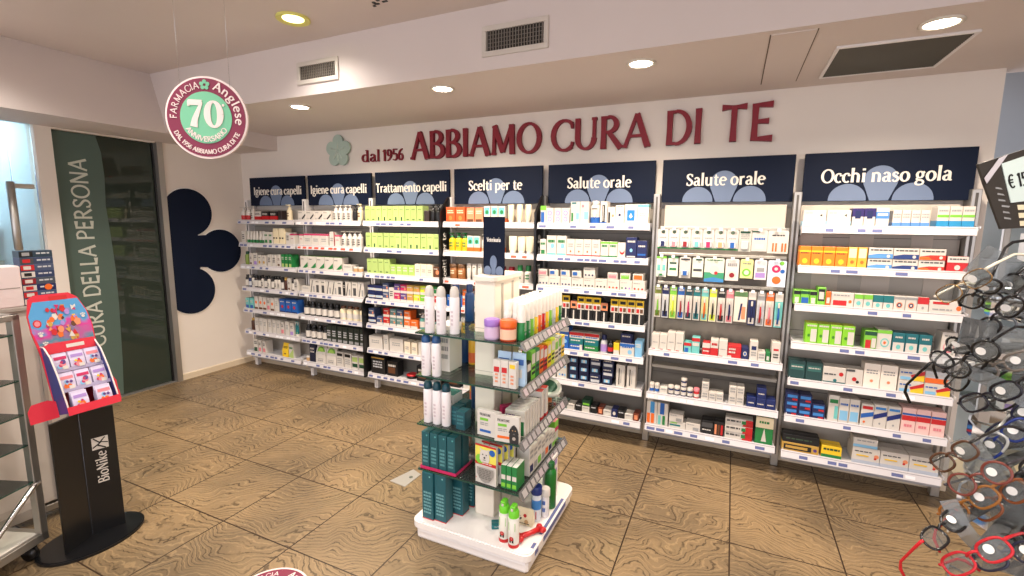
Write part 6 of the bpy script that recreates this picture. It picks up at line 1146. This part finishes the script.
def spectacles(loc, roll, yaw, pitch, fcol, tcol, label, lens=(210, 214, 214), round_=False, wire=False):
    o = empty('reading_glasses', loc); tag(o, label, 'reading glasses', 'reading glasses on the revolving rack')
    FM_ = mat(fcol, .2, .8 if wire else 0); TMt = mat(tcol, .25); LN = glass('lens_glass_%d' % lens[0], lens, .10, .02)
    hw, hh = (.024, .021) if round_ else (.027, .018)
    fr = MB(); tk = .0013 if wire else .0026
    for s in (-1, 1):
        pts = []
        for i in range(22):
            a = 2*PI*i/22; ca, sa = math.cos(a), math.sin(a); e = .72 if not round_ else 1
            pts.append((s*.035+hw*math.copysign(abs(ca)**e, ca), .003*abs(ca), hh*math.copysign(abs(sa)**e, sa)))
        fr.tube(pts, tk, FM_, 8, True)
        l = MB(); l.add([(x*1, y+.0005, z) for x, y, z in pts], [tuple(range(22))], LN); l.build('lens', o)
    fr.tube([(-.012, 0, .006), (-.005, -.003, .009), (.005, -.003, .009), (.012, 0, .006)], tk, FM_, 8)
    for s in (-1, 1): fr.tube([(s*.010, .002, -.002), (s*.007, .010, -.006)], .0016, mat((220, 220, 210), .2), 6)
    fr.build('frame', o)
    for s in (-1, 1):
        tp = MB(); x = s*.064; tp.tube([(s*.061, .001, .008), (x+s*.002, .004, .009), (x+s*.003, .03, .009), (x+s*.002, .09, .008), (x, .112, .000), (x-s*.002, .132, -.022)], [.003, .003, .0028, .0026, .0034, .0030], TMt, 8); tp.build('temple', o)
    st = MB(); disc(st, (.030, -.0012, .004), (1, 0, 0), (0, 0, 1), .0085, WHITEP, 0, .0006, 18); st.build('price_sticker', o)
    f_ = (Vector(loc)-Vector(CAM)).normalized(); x_ = f_.cross(Vector((0, 0, 1))).normalized(); z_ = x_.cross(f_)
    Bq = Matrix(((x_.x, f_.x, z_.x), (x_.y, f_.y, z_.y), (x_.z, f_.z, z_.z)))
    R = (Bq @ Matrix.Rotation(roll, 3, 'Y') @ Matrix.Rotation(pitch, 3, 'X') @ Matrix.Rotation(yaw, 3, 'Z')).to_4x4()
    o.matrix_world = Matrix.Translation(loc) @ R
    return o
def arm(loc, z0, wob=0):
    """curved acrylic arm from the rack's pole to a pair of glasses"""
    loc = tuple(Vector(CAM)+(Vector(loc)-Vector(CAM))*1.0)
    g = MB(); a = Vector((loc[0]-RX, loc[1]-RY, loc[2])); b_ = Vector((0, 0, z0)); mid = (a+b_)/2+Vector((0, 0, .03+wob)); pts = []
    for i in range(9):
        q = i/8; p = b_*(1-q)**2+mid*2*q*(1-q)+a*q*q; pts.append(p)
    d = (a-b_); sd_ = Vector((-d.y, d.x, 0)).normalized()*.013; tv = Vector((0, 0, .003)); vs = []
    for p in pts: vs += [tuple(p-sd_), tuple(p+sd_), tuple(p+sd_+tv), tuple(p-sd_+tv)]
    fs = [(i*4+k, i*4+(k+1) % 4, i*4+4+(k+1) % 4, i*4+4+k) for i in range(8) for k in range(4)]+[(0, 3, 2, 1), (32, 33, 34, 35)]
    g.add(vs, fs, ACR); g.build('acrylic_arm', t)
D = math.radians
GL = [((5.254, -2.571, 1.506), -42, 35, 0, (176, 140, 90), (230, 222, 200), 'gold wire reading glasses with cream temples, top left of the rack', True),
      ((5.285, -2.545, 1.492), -70, 50, 10, (20, 20, 22), (24, 24, 26), 'black framed reading glasses in the top row, right of the gold pair', False),
      ((5.318, -2.525, 1.495), -55, 40, 0, (26, 26, 28), (30, 30, 30), 'black reading glasses in the top row, third from left', False),
      ((5.350, -2.50, 1.49), -75, 20, 0, (60, 50, 44), (30, 28, 26), 'dark brown reading glasses in the top row at the photo edge', False),
      ((5.247, -2.584, 1.404), -58, 48, 0, (22, 22, 24), (18, 18, 20), 'dark round reading glasses at the left of the second row', False),
      ((5.262, -2.612, 1.400), -50, 30, 0, (26, 26, 26), (20, 20, 22), 'dark reading glasses with large white sticker in the second row', False),
      ((5.313, -2.571, 1.385), -35, 20, 0, (120, 110, 100), (40, 40, 42), 'grey brown reading glasses in the second row by the acrylic tray', False),
      ((5.297, -2.590, 1.340), -40, -30, 0, (24, 22, 34), (20, 20, 24), 'black reading glasses with crossed temples below the second row', False),
      ((5.336, -2.575, 1.300), -60, 10, 0, (20, 22, 50), (24, 30, 80), 'navy blue reading glasses near the right edge, third row', False),
      ((5.250, -2.633, 1.252), -48, 45, 0, (90, 60, 44), (40, 36, 34), 'brown reading glasses at the left of the third row', False),
      ((5.272, -2.660, 1.236), -42, 25, 0, (120, 60, 50), (60, 56, 60), 'reddish brown reading glasses with round sticker, third row', False),
      ((5.304, -2.650, 1.205), -55, 20, 0, (130, 70, 36), (60, 40, 30), 'tortoiseshell reading glasses in the third row, right of the reddish pair', False),
      ((5.344, -2.600, 1.225), -60, 10, 0, (40, 36, 36), (30, 30, 30), 'dark reading glasses at the right edge, third row', False),
      ((5.227, -2.705, 1.172), -62, 40, 0, (28, 26, 26), (196, 30, 40), 'black framed reading glasses with red temples, lowest row at left', False),
      ((5.252, -2.733, 1.155), -48, 20, 0, (190, 30, 40), (190, 30, 40), 'bright red reading glasses, lowest row at the bottom edge', False),
      ((5.300, -2.700, 1.150), -40, 20, 0, (40, 40, 60), (60, 60, 70), 'dark reading glasses at the bottom right corner', False)]
XG = [((998, 318), 1.50, -60, 30, 'dark'), ((1018, 318), 1.55, -40, 10, 'grey'), ((965, 372), 1.50, -65, 35, 'black'), ((1018, 392), 1.55, -50, 20, 'dark'), ((1002, 440), 1.5, -55, 15, 'blue'), ((968, 505), 1.46, -50, 25, 'amber'), ((1020, 540), 1.46, -45, 15, 'dark'), ((985, 455), 1.52, -70, 30, 'clear')]
for (px, py), tt, ro, ya, cn_ in XG:
    dd = (fw+r2*((px-512)/FOCAL)+u2*((288-py)/FOCAL)).normalized()*(tt/K)
    cc = dict(dark=(34, 30, 30), grey=(110, 112, 116), black=(16, 16, 18), blue=(30, 50, 120), amber=(150, 96, 40), clear=(190, 190, 186))[cn_]
    GL.append((tuple(Vector(CAM)+dd), ro, ya, 0, cc, cc, cn_+' framed reading glasses tucked between others, '+('upper' if py < 330 else 'middle' if py < 420 else 'lower' if py < 480 else 'lowest')+' part of the rack, '+('left' if px < 990 else 'right'), False))
for i, (loc, ro, ya, pi_, fc, tcx, lb, wire) in enumerate(GL):
    loc = tuple(Vector(CAM)+(Vector(loc)-Vector(CAM))*K)
    spectacles(loc, D(ro), D(ya*1.1 if i in (4, 7, 13) else -ya*1.05), D(pi_), fc, tcx, lb, wire=wire, round_=i in (4, 5, 10)); arm(tuple(Vector(loc)+Vector((.008, .012, -.004))), loc[2]-.03, .02*(i % 3))
# broad curved acrylic blades that carry the pairs
def blade(pts, wd, name='acrylic_blade'):
    P_ = [Vector(CAM)+(fw+r2*((px-512)/FOCAL)+u2*((288-py)/FOCAL)).normalized()*tt-Vector((RX, RY, 0)) for px, py, tt in pts]
    P_ = [Vector(v) for v in smooth([tuple(v) for v in P_], 4)]
    g = MB(); vs = []
    for i, p_ in enumerate(P_):
        d_ = (P_[min(i+1, len(P_)-1)]-P_[max(i-1, 0)]).normalized(); sdv = d_.cross(Vector((-.45, -.85, .2))).normalized()*wd/2; nv = d_.cross(sdv).normalized()*.0035
        vs += [tuple(p_-sdv), tuple(p_+sdv), tuple(p_+sdv+nv), tuple(p_-sdv+nv)]
    n = len(P_); g.add(vs, [(i*4+k, i*4+(k+1) % 4, i*4+4+(k+1) % 4, i*4+4+k) for i in range(n-1) for k in range(4)]+[(0, 3, 2, 1), (n*4-4, n*4-3, n*4-2, n*4-1)], ACR); g.build(name, t_rack)
blade([(962, 438, 1.50), (985, 470, 1.48), (1004, 505, 1.50), (1012, 545, 1.55)], .05)
blade([(985, 445, 1.55), (1008, 480, 1.55), (1022, 530, 1.58)], .04)
blade([(948, 500, 1.42), (968, 535, 1.42), (1000, 560, 1.45), (1040, 580, 1.5)], .03)
blade([(962, 330, 1.45), (985, 335, 1.50), (1024, 345, 1.55)], .06); blade([(975, 258, 1.50), (1000, 270, 1.5), (1040, 290, 1.55)], .07)
blade([(968, 372, 1.47), (1000, 385, 1.5), (1040, 410, 1.5)], .03)
# price board on top of the rack
BD = 1.25; PXM = BD/FOCAL
B0 = Vector(CAM)+fw*BD+r2*((1000-512)*PXM)+u2*((288-170)*PXM)
t = empty('price_board', tuple(B0)); tag(t, 'dark board with a white € 15, price card above the glasses rack', 'sign')
def bp(px, py, h=0): return tuple(r2*((px-1000)*PXM)-u2*((py-170)*PXM)-fw*h)
def plate(mb, q, h0, h1, mt):
    n = len(q); mb.add([bp(*v, h0) for v in q]+[bp(*v, h1) for v in q], [tuple(range(n)), tuple(range(2*n-1, n-1, -1))]+[(i, i+n, (i+1) % n+n, (i+1) % n) for i in range(n)], mt)
g = MB(); plate(g, [(978, 164), (1110, 122), (1135, 222), (1001, 229), (984, 183)], -.006, 0, mat((54, 50, 46), .35))
rnd = random.Random(4)
for i in range(6):
    y = 187+i*6; x0 = 995+i*1.6+rnd.uniform(0, 2); plate(g, [(x0, y), (x0+rnd.uniform(5, 9), y+1), (x0+7, y+2.6), (x0, y+1.8)], .0002, .0006, pm('gy'))
for i in range(3): y = 205+i*8; plate(g, [(1017+i*1.2, y), (1030+i, y-.5), (1031+i, y+4.5), (1018+i, y+5)], .0002, .0006, pm('cream'))
g.build('board', t)
g = MB(); plate(g, [(1000.5, 164), (1075, 139), (1086, 194), (1010, 203)], .001, .003, mat((206, 220, 214), .4)); co = g.build('price_card', t)
cu_ = (r2*math.cos(D(11))+u2*math.sin(D(11))); cv_ = (-r2*math.sin(D(11))+u2*math.cos(D(11))); o0 = Vector(bp(1008, 189, .0035))
g = MB(); text(g, '€ 15,', pm('k'), lambda a, b_, h: tuple(o0+cu_*a+cv_*b_-fw*h), glyphs(.085, .07, 0), .052, .62, .0006, 4); g.build('lettering', co)
g = MB(); plate(g, [(982.6, 178.6), (997.4, 158.6), (1006, 155), (985, 184)], .004, .0052, mat((196, 190, 194), .2)); g.build('clip_strip', t)
g = MB(); b0 = Vector((RX, RY, 1.60))-B0; b1 = Vector(bp(1060, 200, -.008)); g.tube([tuple(b0), tuple(b1)], .005, CHROME, 8); g.build('support_arm', t)
